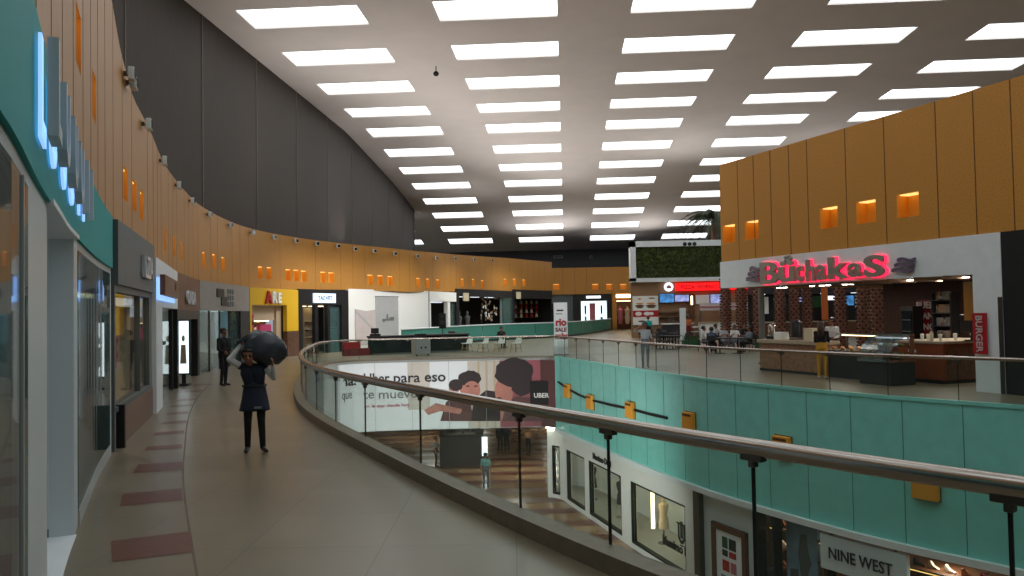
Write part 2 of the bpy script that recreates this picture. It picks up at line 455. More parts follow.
# ------------------------------------------------------------------ railings
RZT = [(0,1.2),(7,1.2),(9.8,1.16),(12,1.12),(15.3,1.07),(21.6,1.04),(31,1.0),(36,.98)]
def RZ(q):
    if q > S_FARL: return .98
    y = VOID.pt(q)[1]
    for (a, p), (b, c) in zip(RZT, RZT[1:]):
        if y <= b: return p+(c-p)*max(0, y-a)/(b-a)
    return .98
def railing(name, label, s0, s1, zr, r, panel, gm, curb=None, seams=None, zb=.1, brk=True, railm='steel'):
    t = thing(name, label, 'railing', (*VOID.pt((s0+s1)/2), 0))
    path = [(*VOID.pt(q), RZ(q)-(.015 if r > .05 else 0)) for q in VOID.samples(s0, s1, .3)]
    MB().tube(path, r, 14).build('handrail', railm, t, True, True)
    if curb: 
        k = MB(); S = VOID.samples(s0, s1, .4); strip_v(k, S, curb); k.build('curb', 'curb_stone', t, True)
    ss = seams or [s0 + (s1-s0)*k/max(1, round((s1-s0)/panel)) for k in range(max(1, round((s1-s0)/panel))+1)]
    for a, b in zip(ss, ss[1:]):
        g = MB(); strip(g, VOID, a+.012, b-.012, zb, lambda s: RZ(s)-r*.5, -.008, .008); g.build('glass_panel', gm, t, True)
    for a in ss[1:-1]:
        g = MB(); sw = .010 if r > .05 and VOID.pt(a)[1] < 14 else .004; strip(g, VOID, a-sw, a+sw, zb, lambda s: RZ(s)-r-.02, -.010, .010, 0, .05); g.build('joint_seal', 'near_black', t, True)
        if brk:
            T = Matrix.Translation((*VOID.pt(a), RZ(a)-r)) @ Matrix.Rotation(math.atan2(VOID.tan(a)[1], VOID.tan(a)[0]), 4, 'Z')
            g = MB().box(-.09, .09, -.035, .035, -.045, .01, 0, T); g.box(-.025, .025, -.03, .03, -.09, -.04, 0, T)
            g.build('bracket', 'steel_dark', t, True, bevel=.008)
    return t
def strip_v(mb, S, z1):
    b = len(mb.v)
    for q in S:
        A = VOID.pt(q, -.20); B = VOID.pt(q, .03)
        mb.v += [(B[0],B[1],-.05),(B[0],B[1],z1),(A[0],A[1],z1),(A[0],A[1],0)]
    for i in range(len(S)-1):
        u = b+i*4; w = u+4
        for k in range(4):
            l = (k+1) % 4; mb.f.append((u+k, w+k, w+l, u+l)); mb.m.append(0)
seam_px = [(1010,505),(753,460),(608,432),(519,418),(420,395),(365,385)]
sm = [0.5] + [VOID.px(x, y, 0, 32) for x, y in seam_px]
q = sm[-1]
while q+2.4 < S_FARL+1: q += 2.1; sm.append(q)
near = railing('glass_railing', 'near curved glass railing with thick steel handrail and stone curb along the left walkway', .5, sm[-1], 1.08, .062, 2, 'rail_glass', .16, sm, .14)
s0 = sm[-1]
far = railing('glass_railing', 'far straight stretch of glass railing above the photo banner, in front of the bridge counter', s0, S_CORNER-.3, 1.08, .04, 2.2, 'rail_glass_far', None, None, .02, True)
opp = railing('glass_railing', 'opposite glass railing along the food court edge above the teal cladding', S_CORNER-.3, VOID.L-.5, 1.08, .04, 1.55, 'rail_glass_far', None, None, .02, True, 'steel')

# balustrade of frosted teal glass beyond the bridge
P2 = Path([(-6.7,48),(-4.9,53),(-3.4,57.5),(-.5,62),(3.5,66),(6.3,72),(9,81),(12.2,93)], .5)
t = thing('frosted_railing', 'distant frosted teal glass balustrade beyond the bridge seating', 'railing', (*P2.pt(P2.L/2), 0))
MB().tube([(*P2.pt(q), 1.22) for q in P2.samples(0, P2.L, .6)], .045, 8).build('handrail', 'white_metal', t, True, True)
n = 16
for k in range(n):
    g = MB(); strip(g, P2, P2.L*k/n+.03, P2.L*(k+1)/n-.03, .12, 1.18, -.01, .01); g.build('glass_panel', 'frost_teal', t, True)
g = MB(); strip(g, P2, 0, P2.L, 0, .12, -.06, .06); g.build('base_channel', 'charcoal', t, True)

# ------------------------------------------------------------------ roof with rows of skylights
CA = -math.atan(.066); CROT = Matrix.Rotation(CA, 4, 'Z'); DD = 8.8
zp = [(-30,15.7),(58,15.75),(64,15.35),(70,14.9),(76,14.4),(82,13.7),(88,12.9),(93.4,12.05),(99.2,11.1),(104.5,10.1)]
def cz(y):
    for (a, p), (b, q) in zip(zp, zp[1:]):
        if y <= b: return p+(q-p)*max(0, (y-a))/(b-a)
    return zp[-1][1]
cols = [(-1.32+k)*DD for k in range(-1, 5)]; HW = .31*DD; RD = 1.18
rows = [35.4+5.8*k for k in range(-7, 12)]
xb = [-16.0]; 
for c in cols[1:]: xb += [c-HW, c+HW]
xb.append(44)
yb = [-8.]
for r in rows: yb += [r-RD, r+RD]
yb.append(104.5)
mb = MB()
def cpt(x, y, dz=0): return tuple(CROT @ Vector((x, y, cz(y)+dz)))
for i in range(len(xb)-1):
    for j in range(len(yb)-1):
        if i % 2 == 1 and j % 2 == 1: # opening with its reveal
            x0, x1, y0, y1 = xb[i], xb[i+1], yb[j], yb[j+1]; h = .10
            for (a, b) in (((x0,y0),(x1,y0)), ((x1,y0),(x1,y1)), ((x1,y1),(x0,y1)), ((x0,y1),(x0,y0))):
                mb.face([cpt(*a), cpt(*b), cpt(*b, h), cpt(*a, h)])
            continue
        ys = [yb[j]+(yb[j+1]-yb[j])*k/2 for k in range(3)]
        for a, b in zip(ys, ys[1:]): mb.face([cpt(xb[i], a), cpt(xb[i+1], a), cpt(xb[i+1], b), cpt(xb[i], b)])
# far part left of the dark wall's end, with one more column of openings
x0, x1 = cols[0]-HW, cols[0]+HW
yl = [89.0] + [v for r in rows[10:] for v in (r-RD, r+RD)] + [104.5]
for j in range(len(yl)-1):
    for (a, b, op) in ((-34, x0, 0), (x0, x1, j % 2), (x1, -16, 0)):
        if not op: mb.face([cpt(a, yl[j]), cpt(b, yl[j]), cpt(b, yl[j+1]), cpt(a, yl[j+1])])
struct(mb.build('ceiling', 'ceiling_paint'))
def pane(x0, x1, y0, y1):
    T = Matrix.Translation(cpt((x0+x1)/2, (y0+y1)/2, .10)) @ CROT
    e = MB(); w, d = (x1-x0)/2, (y1-y0)/2; k = (cz(y1)-cz(y0))/2
    e.hexa([(-w,-d,-k),(w,-d,-k),(w,d,k),(-w,d,k),(-w,-d,-k+.06),(w,-d,-k+.06),(w,d,k+.06),(-w,d,k+.06)])
    o = e.build('skylight', 'sky_pane'); o.matrix_basis = T
    tag(o, 'white rectangular skylight set in rows in the sloping grey roof', 'skylight', 'skylights in the roof')
for r in rows:
    for c in cols[1:]: pane(c-HW, c+HW, r-RD, r+RD)
for r in rows[10:]: pane(x0, x1, r-RD, r+RD)

# dark wall hanging under the left edge of the roof, in 5.8 m panels
mb = MB()
ys = [-6]+[3.0+k*6.3 for k in range(14)]+[84.2]
for a, b in zip(ys, ys[1:]):
    p = [cpt(-16.0, a), cpt(-16.0, b)]
    for off in (0,):
        mb.hexa([(p[0][0]-.3,p[0][1],3.2),(p[0][0],p[0][1],3.2),(p[1][0],p[1][1],3.2),(p[1][0]-.3,p[1][1],3.2),
                 (p[0][0]-.3,p[0][1],p[0][2]+.2),(p[0][0],p[0][1],p[0][2]+.2),(p[1][0],p[1][1],p[1][2]+.2),(p[1][0]-.3,p[1][1],p[1][2]+.2)])
for b in ys[1:-1]:
    p = cpt(-15.99, b); mb.box(p[0], p[0]+.02, p[1]-.025, p[1]+.025, 3.2, p[2], 1)
struct(mb.build('wall_left_upper', ['dark_panel', 'dark_seam']))
# end wall under the far edge of the roof, right and back walls
a = cpt(-34, 104.4); b = cpt(44, 104.4)
mb = MB(); mb.hexa([(a[0],a[1],0),(b[0],b[1],0),(b[0],b[1]+.3,0),(a[0],a[1]+.3,0),(a[0],a[1],10.3),(b[0],b[1],10.3),(b[0],b[1]+.3,10.3),(a[0],a[1]+.3,10.3)])
struct(mb.build('wall_back', 'charcoal'))
a = cpt(44, -8); b = cpt(44, 104.5)
mb = MB(); mb.hexa([(a[0],a[1],LOW),(a[0]+.3,a[1],LOW),(b[0]+.3,b[1],LOW),(b[0],b[1],LOW),(a[0],a[1],16),(a[0]+.3,a[1],16),(b[0]+.3,b[1],16),(b[0],b[1],16)])
struct(mb.build('wall_right_outer', 'panel_grey'))
mb = MB(); mb.box(-30, 48, -8.4, -8, LOW, 16); struct(mb.build('wall_behind', 'panel_grey'))
# world: weak daylight haze outside
w = bpy.data.worlds.new('world'); SC.world = w; w.use_nodes = True
w.node_tree.nodes['Background'].inputs[0].default_value = lin((190,205,220)); w.node_tree.nodes['Background'].inputs[1].default_value = .5

# ------------------------------------------------------------------ orange fascia over the left shops
zbt = [(0,3.97),(4.5,3.96),(6.64,3.97),(12.8,3.82),(17.5,3.5),(22,3.55),(31,3.6),(40,3.52),(48,3.67),(54,3.62),(70,4.0),(78,4.13)]
ztt = [(0,7.6),(13,7.4),(14,6.9),(15.5,6.45),(20,6.35),(28,6.55),(39,6.45),(54,6.4),(70,6.9),(78,6.95)]
def lut(tb, y):
    for (a, p), (b, q) in zip(tb, tb[1:]):
        if y <= b: return p+(q-p)*max(0, y-a)/(b-a)
    return tb[-1][1]
def sy(q): return LW.pt(q)[1]
zb = lambda q: lut(zbt, sy(q))
zt = lambda q: lut(ztt, sy(q))
FO = .02
NICHES = [(54,5.2),(76.5,5.1),(92.7,5.06),(124.4,4.6),(133.5,4.55),(141,4.5),(164.7,4.3),(173.8,4.35),(181,4.38),(203.5,4.45),(213.6,4.5),(222.7,4.48),
             (260,4.35),(269,4.37),(288,4.35),(296,4.36),(303.5,4.34),(323,4.35),(331,4.34),(370,4.33),(380,4.32),(390,4.3),(418,4.28),(427.5,4.28),(437.5,4.28),
             (462,4.5),(473,4.55),(482,4.5),(505,4.75),(514,4.8),(523.5,4.78)]
NW, NH = .55, .62
holes = [(LW.px(x, 280), z) for x, z in NICHES]
mb = MB(); q = 0
for c, z in holes:
    strip(mb, LW, q, c-NW/2, zb, zt, -.34, FO, 0, .35)
    strip(mb, LW, c-NW/2, c+NW/2, zb, z-NH/2, -.34, FO, 0, .35); strip(mb, LW, c-NW/2, c+NW/2, z+NH/2, zt, -.34, FO, 0, .35); q = c+NW/2
strip(mb, LW, q, LW.L, zb, zt, -.34, FO, 0, .35)
q = 1.0
while q < LW.L:
    if all(abs(q-c) > NW/2+.05 for c, z in holes): strip(mb, LW, q, q+.016, lambda s: zb(s)+.01, lambda s: zt(s)-.01, FO, FO+.004, 1, .05)
    q += 1.15
struct(mb.build('wall_left', ['orange_wood', 'orange_seam_soft']))
# lit niches: a shallow open box let into the band, with a warm lamp at its head
def niche(T, w, h, d, label, group, wood='niche_orange'):
    """T: front centre of the recess; the box reaches d into the wall"""
    e = thing('niche_light', label, 'wall light', (0,0,0), 0, group); e.matrix_basis = T
    m = MB(); t = .012
    m.box(-w/2, w/2, 0, d, h/2-t, h/2); m.box(-w/2, w/2, 0, d, -h/2, -h/2+t)
    m.box(-w/2, -w/2+t, 0, d, -h/2, h/2); m.box(w/2-t, w/2, 0, d, -h/2, h/2); m.box(-w/2, w/2, d-.02, d, -h/2, h/2)
    m.build('housing', wood, e)
    MB().box(-w*.42, w*.42, d*.15, d*.9, h/2-.04, h/2-t).build('lamp', 'niche_lamp', e)
    return e
for (x, z), (q, z_) in zip(NICHES, holes):
    p = LW.pt(q, FO+.005); t = LW.tan(q)
    niche(Matrix.Translation((p[0], p[1], z)) @ Matrix.Rotation(math.atan2(t[1], t[0]), 4, 'Z'), NW-.004, NH-.004, .3,
          'small glowing amber wall niche in the curved orange band over the left shops', 'amber niches in the left band')
# floodlights along the top of the band
def flood():
    e = thing('wall_floodlight', 'small square metal floodlight near the top edge of the curved orange band', 'floodlight', (0,0,0), 0, 'floodlights on the left band')
    m = MB().box(-.04, .04, -.05, 0, -.04, .04); m.tube([(0,-.03,0),(0,-.10,-.03)], .015, 6); m.build('bracket', 'steel_dark', e)
    m = MB().prism([(-.12,-.12),(.12,-.12),(.13,.11),(-.13,.11)], -.19, -.08); m.build('housing', 'white_metal', e, bevel=.015)
    MB().box(-.10, .10, -.20, -.19, -.09, .08).build('lens', 'glass_dark', e)
    return e
f0 = flood()
for i, (x, y) in enumerate([(123,47),(125.5,60),(141.5,110),(158.7,150),(174.5,171.5),(188.5,190),(206.5,204),(227.7,215),(250,225),(272,233),(294,238),(315,243),(336,246),(353,249),(372.6,251),(393,253.6),(415,256),(434,258),(453,258.6),(472,259.5),(490,260.5)]):
    q = LW.px(x, 250); p = LW.pt(q, FO); t = LW.tan(q); z = aty(x, y, p[1])[2]
    o = f0 if i == 0 else dup(f0, (0,0,0))
    o.location = (p[0], p[1], min(z, zt(q)-.2)); o.rotation_euler = (0, 0, math.atan2(t[1], t[0]))

# floodlights shine up at the roof
def flood_or_fill(x, y, z, dx, dy, dz, e, size=.6):  # serves the band's floodlights and also added fill lamps without fixtures
    l = bpy.data.lights.new('floodlight', 'AREA'); l.energy = e; l.size = size; l.color = (1, .97, .94); l.spread = 2.4
    o = bpy.data.objects.new('floodlight', l); COL.objects.link(o); o.location = (x, y, z)
    o.rotation_euler = Vector((dx, dy, dz)).to_track_quat('-Z', 'Y').to_euler()
for q in [2+LW.L*k/12 for k in range(12)]:
    p = LW.pt(q, .25); n = LW.nor(q); flood_or_fill(p[0], p[1], zt(q)+.1, n[0]*.9, n[1]*.9, 1.0, 35 if p[1] < 40 else 170)

# added fill lamps without fixtures, aimed down to brighten the far walkway and bridge
for x, q in [(300, 0), (345, 0), (400, 0), (450, 0), (500, 0)]:
    q = LW.px(x, 250); p = LW.pt(q, .6); n = LW.nor(q); flood_or_fill(p[0]+n[0]*3.2, p[1]+n[1]*3.2, zt(q)-.1, -n[0]*.25, -n[1]*.25, -1.0, 130, 1.5)

def downlight(x, y, z, e, size=1.0, col=(1, .93, .84)):
    l = bpy.data.lights.new('downlight', 'AREA'); l.energy = e; l.size = size; l.color = col
    o = bpy.data.objects.new('downlight', l); COL.objects.link(o); o.location = (x, y, z)

for x, y, e in ((-10.5, 58, 90), (-7.5, 68, 100), (-4.5, 78, 100), (-12, 84, 90), (2, 94, 70), (12, 96, 70)): flood_or_fill(x, y, 6.9, .25, -.45, 1, e, 2.5)  # unseen fill lamps added over the shop roofs to even out the ceiling
p = at(436, 71, 15.45); t = thing('ceiling_speaker', 'small round black speaker hanging from the grey roof between the skylights', 'speaker', (p[0], p[1], 15.3))
MB().ball((0,0,0), (.16,.16,.14), 12, 8).build('body', 'near_black', t, smooth=True); MB().tube([(0,0,.1),(0,0,.42)], .025, 6).build('rod', 'near_black', t)
# ------------------------------------------------------------------ shops along the left walkway
def shop(name, label, a, b):
    fr = path_frame(LW, a, b) if not isinstance(a, Frame) else a
    return fr, thing(name, label, 'shopfront', fr.loc(), fr.rz)
def signboard(t, fr, body, x, z, size, m, depth=.05, bold=.004, y=-.05, sx=1., shear=0., name='lettering'):
    return shift(text_mb(body, size, depth, bold, 'CENTER', shear, sx), x, y, z).build(name, m, t)

# --- teal shop: long curved front beside the camera
qa, q26, q47, q75, q111 = 0.2, LW.px(26), LW.px(47), LW.px(74), LW.px(111)
t = thing('shopfront', 'nearest shop on the left with teal sign band and white window posts', 'shopfront', (*LW.pt(q75), 0))
HB = 2.98
MB_ = strip(MB(), LW, qa, q111, HB, lambda s: zb(s), -.15, .03); MB_.build('sign_band', 'teal_sign', t, True)
for a, b in ((q26, q47), (q75-.02, q75+.38), (q111-.22, q111)):
    m = MB(); strip(m, LW, a, b, 0, HB, -.22, .0, 0, .2); m.build('post', 'white_metal', t, True)
for a, b in ((qa, q26), (q75+.38, q111-.22)):
    m = MB(); strip(m, LW, a, b, 0, .16, -.08, .02); m.build('window_sill', 'light_grey', t, True)
    m = MB(); strip(m, LW, a, b, HB-.10, HB, -.08, .0); m.build('window_head', 'light_grey', t, True)
m = MB(); strip(m, LW, q26-.40, q26-.36, .16, HB-.1, -.04, .02, 0, .1); m.build('mullion', 'light_grey', t, True)
for a, b in ((qa, q26), (q75+.38, q111-.22)):
    g = MB(); strip(g, LW, a, b, .16, HB-.10, -.01, .01); g.build('window_glass', 'tint_glass', t, True)
# recess between the posts: jamb, soffit, back wall
p = LW.pt(q75, -.02); p0 = LW.pt(q75, -2.2); tt = LW.tan(q75)*.12
m = MB(); m.hexa([(p0[0],p0[1],.0),(p[0],p[1],0),(p[0]+tt[0],p[1]+tt[1],0),(p0[0]+tt[0],p0[1]+tt[1],0),
                  (p0[0],p0[1],HB),(p[0],p[1],HB),(p[0]+tt[0],p[1]+tt[1],HB),(p0[0]+tt[0],p0[1]+tt[1],HB)])
m.build('jamb', 'white_paint', t, True)
tt = -LW.tan(q75)*.015
m = MB(); m.hexa([(p0[0]+tt[0],p0[1]+tt[1],.0),(p[0]+tt[0],p[1]+tt[1],0),(p[0],p[1],0),(p0[0],p0[1],0),
                  (p0[0]+tt[0],p0[1]+tt[1],.09),(p[0]+tt[0],p[1]+tt[1],.09),(p[0],p[1],.09),(p0[0],p0[1],.09)])
m.build('skirting', 'mid_grey', t, True)
m = MB(); strip(m, LW, q47-.1, q75, HB-.02, HB+.02, -2.2, .05); m.build('soffit', 'white_paint', t, True)
m = MB(); strip(m, LW, q47-.3, q75, .0, .012, -2.2, .02); m.build('threshold', 'white_paint', t, True)
m = MB(); strip(m, LW, qa, q111, 0, HB, -2.4, -2.25); strip(m, LW, qa, q111, HB, HB+.05, -2.4, -.1); m.build('back_wall', 'slate', t, True)
m = MB(); strip(m, LW, qa, q26-.6, .3, 2.4, -2.2, -2.1); m.build('display_panel', 'light_grey', t, True)
for x, z0, z1 in ((87, 1.25, 2.35), (97.5, 1.25, 2.35)):
    q = LW.px(x, 340); p = LW.pt(q, -.55); MB().tube([(p[0],p[1],z0),(p[0],p[1],z1)], .05, 8).build('display_light', 'warm_glow', t, True)
m = MB(); strip(m, LW, qa+1, q111-.6, HB-.12, HB-.06, -1.5, -1.2); m.build('ceiling_strip', 'white_glow', t, True)
for k, (xa, xb_) in enumerate(((79, 92), (95, 106))):
    a, b = LW.px(xa), LW.px(xb_); m = MB(); strip(m, LW, a, b, .2, 1.0, -1.9, -1.4); m.build('display_table', 'beige', t, True)
# raised letters of its sign
lt = thing('sign_lettering', 'large raised white edge-lit letters on the teal sign band of the nearest shop', 'sign', (*LW.pt(LW.px(55), .05), 3.0))
q0, q1 = LW.px(25), LW.px(80); word = 'LUUUII'
ws = [.5, .62, .62, .62, .35, .35]; tot = sum(ws); q = q0
for ch, w_ in zip(word, ws):
    c = q+(q1-q0)*w_/tot*.5; p = LW.pt(c, .09); tv = LW.tan(c); T = Matrix.Translation((p[0], p[1], 3.22)) @ Matrix.Rotation(math.atan2(tv[1], tv[0]), 4, 'Z')
    g = text_mb(ch, (.80 if ch == 'L' else .74), .06, .012); halo = text_mb(ch, (.80 if ch == 'L' else .74), .02, .026)
    shift(g, T=T).build('letter', 'letter_bright', lt, True); shift(shift(halo, 0, .045, 0), T=T).build('letter_glow', 'ice_glow', lt, True)
    q += (q1-q0)*w_/tot

# --- slate shop with window and marble bulkhead
fr, t = shop('shopfront', 'slate grey shop with tall window over brown marble, next after the teal shop', 111.6, 150)
W = fr.w; R = lambda *a: fr.R(*a)
box(0, W, -.10, .10, 2.72, 3.78).build('sign_band', 'slate', t)
x0, x1, z0, z1 = R(131, 262, 148, 284)
signboard(t, fr, 'LZA', (x0+x1)/2, 2.98, .62, 'letter_bright', .06, .01, -.12, 1.25)
m = MB(); m.box(0, .14, -.04, .1, 0, 2.72); m.box(W-.5, W-.06, -.04, .1, .62, 2.72); m.box(.1, W-.1, -.04, .1, 2.6, 2.72); m.box(.1, W-.1, -.05, .12, .62, .70)
xd = W*.62; m.box(xd, xd+.07, -.03, .08, .7, 2.6); m.build('window_frame', 'slate', t)
box(.14, W-.5, .02, .04, .70, 2.6).build('window_glass', 'clear_glass', t)
box(.5, W-.06, -.06, .12, 0, .62).build('bulkhead', 'marble_brown', t); box(.36, .5, -.14, .12, 0, .72).build('bulkhead_end', 'black', t)
m = MB().box(0, W, 1.5, 1.55, 0, 2.72); m.box(0, W, .1, 1.5, 2.66, 2.72); m.build('back_wall', 'tan', t)
for k, xx in enumerate((.7, 1.3, 1.9, 2.6, 3.3)):
    m = MB(); zz = 1.0+.13*(k % 3)
    m.lathe([(.02,0),(.10,.05),(.13,.3),(.10,.45),(.14,.62),(.05,.72),(.06,.8),(.02,.9)], (xx, .5, zz), 10); m.build('mannequin', ('beige', 'rose', 'wood_brown')[k % 3], t, smooth=True)
m = MB()
for k in range(9): m.ball((.30, .16, 2.3-.2*k), (.05,.05,.10), 8, 5, k % 2)
m.build('garland', ['magenta', 'pink'], t)
box(.7, W-.7, 1.40, 1.48, 1.9, 2.15).build('red_stripe', 'red', t)
box(.6, W-.6, .8, 1.1, 2.6, 2.64).build('lamp', 'warm_glow', t)
# --- white portal with halo sign
fr, t = shop('shopfront', 'white portal shop with brown halo-lit sign box above a beige doorway', 150.5, 173.5); W = fr.w; R = fr.R
box(0, W, -.12, .1, 2.42, 3.55).build('sign_band', 'white_paint', t)
x0, x1, z0, z1 = R(150.5, 300, 157, 300); box(0, x1, -.12, .15, 0, 2.42).build('jamb', 'white_paint', t)
box(x1, W, 1.2, 1.25, 0, 2.5).build('back_wall', 'beige', t)
m = MB().box(W-.35, W-.2, 0, .12, 0, 2.42); m.build('door_post', 'charcoal', t)
box(x1+.1, W-.4, .02, .04, 0, 2.4).build('door_glass', 'clear_glass', t)
m = MB().box(x1+.1, x1+.75, -.06, .0, 1.38, 1.66); m.box(x1+.55, x1+1.2, -.10, -.02, 1.48, 1.56); m.build('door_handle', 'black', t)
x0, x1, z0, z1 = R(157, 277, 173, 299, -.13)
s = thing('sign_box', 'brown square sign box with blue halo on the white portal shop', 'sign', fr.W(x0, -.13, z0), fr.rz)
box(-.03, x1-x0+.03, -.04, 0, -.06, z1-z0-.1).build('halo', 'ice_glow', s); box(.12, x1-x0, -.16, -.05, .06, z1-z0-.03).build('panel', 'wood_brown', s)
shift(text_mb('CE', .32, .02, .004), (x1-x0)*.68, -.17, .25).build('lettering', 'tan', s)

# --- black portal with lit poster
fr, t = shop('shopfront', 'black shop entrance under a brown timber sign, beside the white portal', 174, 197); W = fr.w; R = fr.R
x0, x1, z0, z1 = R(174, 277, 197, 306)
box(0, W, -.10, .1, 2.40, 3.56).build('sign_band', 'wood_brown', t)
shift(text_mb('ONDA', .62, .06, .014, 'CENTER', 0, 1.3), W/2, -.12, 2.62).build('lettering', 'letter_bright', t)
m = MB().box(0, .3, -.1, .15, 0, 2.4); m.box(W-.75, W, -.1, .15, 0, 2.4); m.box(.3, W-.75, -.1, .15, 2.1, 2.4); m.build('portal', 'black', t)
box(.3, W-.75, 1.4, 1.45, 0, 2.2).build('back_wall', 'charcoal', t)
x0, x1, pq = 0, .42, aty(176.5, 345, 25.4)
s = thing('lit_poster', 'bright white backlit poster stand in the black shop entrance', 'poster', (pq[0], pq[1], 0), .12)
w_ = x1-x0
m = MB().box(0, w_, 0, .1, .35, 2.1); m.box(.04, w_-.04, -.1, .25, 0, .06); m.box(w_/2-.06, w_/2+.06, .02, .08, 0, .4); m.build('frame', 'charcoal', s)
box(.05, w_-.05, -.012, 0, .40, 2.05).build('picture', 'screen_white', s)
m = MB(); m.ball((w_*.5, -.012, 1.5), (.05, .006, .1)); m.prism([(w_*.5-.1,.7),(w_*.5+.1,.7),(w_*.5+.07,1.3),(w_*.5-.07,1.3)], -.018, -.012); m.build('figure', 'beige', s)

# --- grey shop with frosted panels
fr, t = shop('shopfront', 'light grey shop with frosted glass panels and a square black emblem', 197.5, 247.5); W = fr.w; R = fr.R
box(0, W, -.10, .1, 2.42, 3.58).build('sign_band', 'panel_grey', t)
x0, x1, z0, z1 = R(214, 290, 232, 303)
m = MB(); xm = (x0+x1)/2; k = (x1-x0)/7; zc = (z0+z1)/2
m.box(x0, x0+2.6*k, -.14, -.1, zc-.05, zc+.3); m.box(x0+1.6*k, xm+.2*k, -.14, -.1, zc-.4, zc-.02); m.build('emblem', 'letter_dark', t)
m = MB()
for a in range(3):
    for b in range(3): m.box(xm+(.7+a*.9)*k, xm+(1.3+a*.9)*k, -.14, -.1, zc-.42+b*.27, zc-.22+b*.27)
m.build('emblem_tile', 'mid_grey', t)
xe = R(238, 310, 239, 311)[0]; nP = 4
for k in range(nP):
    a, b = xe*k/nP, xe*(k+1)/nP
    box(a+.03, b-.03, 0, .02, 0.08, 2.42).build('glass_panel', 'tint_glass', t); box(b-.03, b+.03, -.03, .05, 0, 2.42).build('mullion', 'steel_dark', t)
box(xe, W, -.12, .1, 0, 2.42).build('pier', 'charcoal', t)
m = MB().box(0, W, 1.6, 1.65, 0, 2.45); m.box(0, W, .1, 1.6, 2.45, 2.5); m.build('back_wall', 'white_soft', t)
box(.5, W-1.5, .7, 1.0, 2.40, 2.44).build('lamp', 'white_glow', t)

# --- yellow shop
fr, t = shop('shopfront', 'bright yellow shop with red and white letters and a shelved display', 248, 296.5); W = fr.w; R = fr.R
x0, x1, z0, z1 = R(248, 289, 297, 307); xo = R(252, 330, 284, 340); xp = R(285, 330, 296.5, 340)
box(0, W, -.12, .1, 2.72, 3.56).build('sign_band', 'yellow', t)
for a, b in ((xp[0], W), (0, .18)): box(a, b, -.12, .1, 1.35, 2.72).build('pilaster', 'yellow', t); box(a, b, -.14, .1, 0, 1.35).build('plinth', 'marble_brown', t)
xs_ = R(263, 290, 283, 303); xc = (xs_[0]+xs_[1])/2
shift(text_mb('A', .85, .08, .03), xs_[0]+.25, -.14, 2.82).build('lettering', 'red', t); shift(text_mb('R', .78, .08, .03), xs_[0]+.85, -.14, 2.85).build('lettering', 'white_soft', t)
shift(text_mb('E', .7, .08, .03), xs_[0]+1.4, -.14, 2.86).build('lettering', 'white_soft', t)
m = MB().box(.18, xp[0], 1.1, 1.15, 0, 2.75); m.build('back_wall', 'beige', t); box(.18, xp[0], .1, 1.2, 2.70, 2.74).build('soffit', 'white_soft', t)
box(.18, xp[0]-.55, .3, .5, 1.95, 2.7).build('lintel_panel', 'beige', t); box(xp[0]-.55, xp[0], .2, .4, 0, 2.7).build('reveal', 'beige', t)
for k in range(5):
    zz = .35+.36*k; box(.3, xp[0]-.6, .75, 1.1, zz, zz+.04).build('shelf', 'wood_brown', t)
    rnd = random.Random(k)
    for j in range(8):
        xx = .42+j*(xp[0]-1.2)/8; h_ = .12+.1*rnd.random(); mt = rnd.choice(['pink', 'beige', 'charcoal', 'white_soft'])
        o = box(-.11, .11, -.1, .1, 0, h_).build('display_box', mt); o.location = fr.W(xx+.11, .9, zz+.04); o.rotation_euler = (0, 0, fr.rz)
        tag(o, {'pink': 'pink', 'beige': 'beige', 'charcoal': 'dark', 'white_soft': 'white'}[mt]+' box among the goods on the yellow shop shelves', 'box', 'boxes on the yellow shop shelves')
m = MB()
for k in range(7): m.ball((.28, -.05, .5+.28*k), (.12,.10,.15), 8, 6, k % 2)
m.build('hanging_goods', ['magenta', 'red_deep'], t)
MB().prism([(1.35,1.15),(2.55,1.15),(2.5,1.75),(1.4,1.75)], .1, .3).build('pink_display', 'pink', t)
box(.4, xp[0]-.7, .55, .65, 1.90, 1.94).build('lamp', 'warm_glow', t)

# --- black shop with lit white sign
fr, t = shop('shopfront', 'black shop with a lit white sign between the yellow shop and the white hoarding', 297, 347); W = fr.w; R = fr.R
box(0, W, -.12, .1, 2.75, 3.62).build('sign_band', 'black', t)
s0_ = R(311, 293.5, 333, 303)
box(s0_[0], s0_[1], -.2, -.12, s0_[2], s0_[3]).build('light_box', 'sign_white', t)
shift(text_mb('TAC+FIT', .34, .01, .004), (s0_[0]+s0_[1])/2, -.21, s0_[2]+.16).build('lettering', 'sign_blue', t)
for xa, xb_ in ((297, 301), (313.5, 316.5), (326, 328.5), (340, 347)):
    r_ = R(xa, 320, xb_, 330); box(r_[0], r_[1], -.12, .1, 0, 2.75).build('pier', 'black', t)
m = MB().box(0, W, 1.6, 1.65, 0, 2.8); m.box(0, W, .1, 1.6, 2.75, 2.8); m.build('back_wall', 'charcoal', t)
r_ = R(316.5, 320, 326, 330); box(r_[0], r_[1], .9, 1.0, 0, 2.6).build('inner_wall', 'beige', t)
for k in range(4): box(r_[0]+.1, r_[1]-.1, .6, .9, .4+.45*k, .45+.45*k).build('shelf', 'wood_brown', t)
r_ = R(328.5, 320, 340, 330); box(r_[0], r_[1], .02, .05, 0, 2.7).build('glass_panel', 'tint_glass', t); box(r_[0], r_[1], .3, .35, 0, 2.7).build('screen', 'mid_grey', t)
r_ = R(301, 320, 313.5, 330); box(r_[0], r_[1], .02, .05, 0, 2.7).build('glass_panel', 'clear_glass', t)
m = MB().prism([(r_[0]+.1,1.75),(r_[0]+.5,1.75),(r_[0]+.5,2.3),(r_[0]+.1,2.3)], .3, .34); m.build('hung_shirt', 'poster_pale', t)
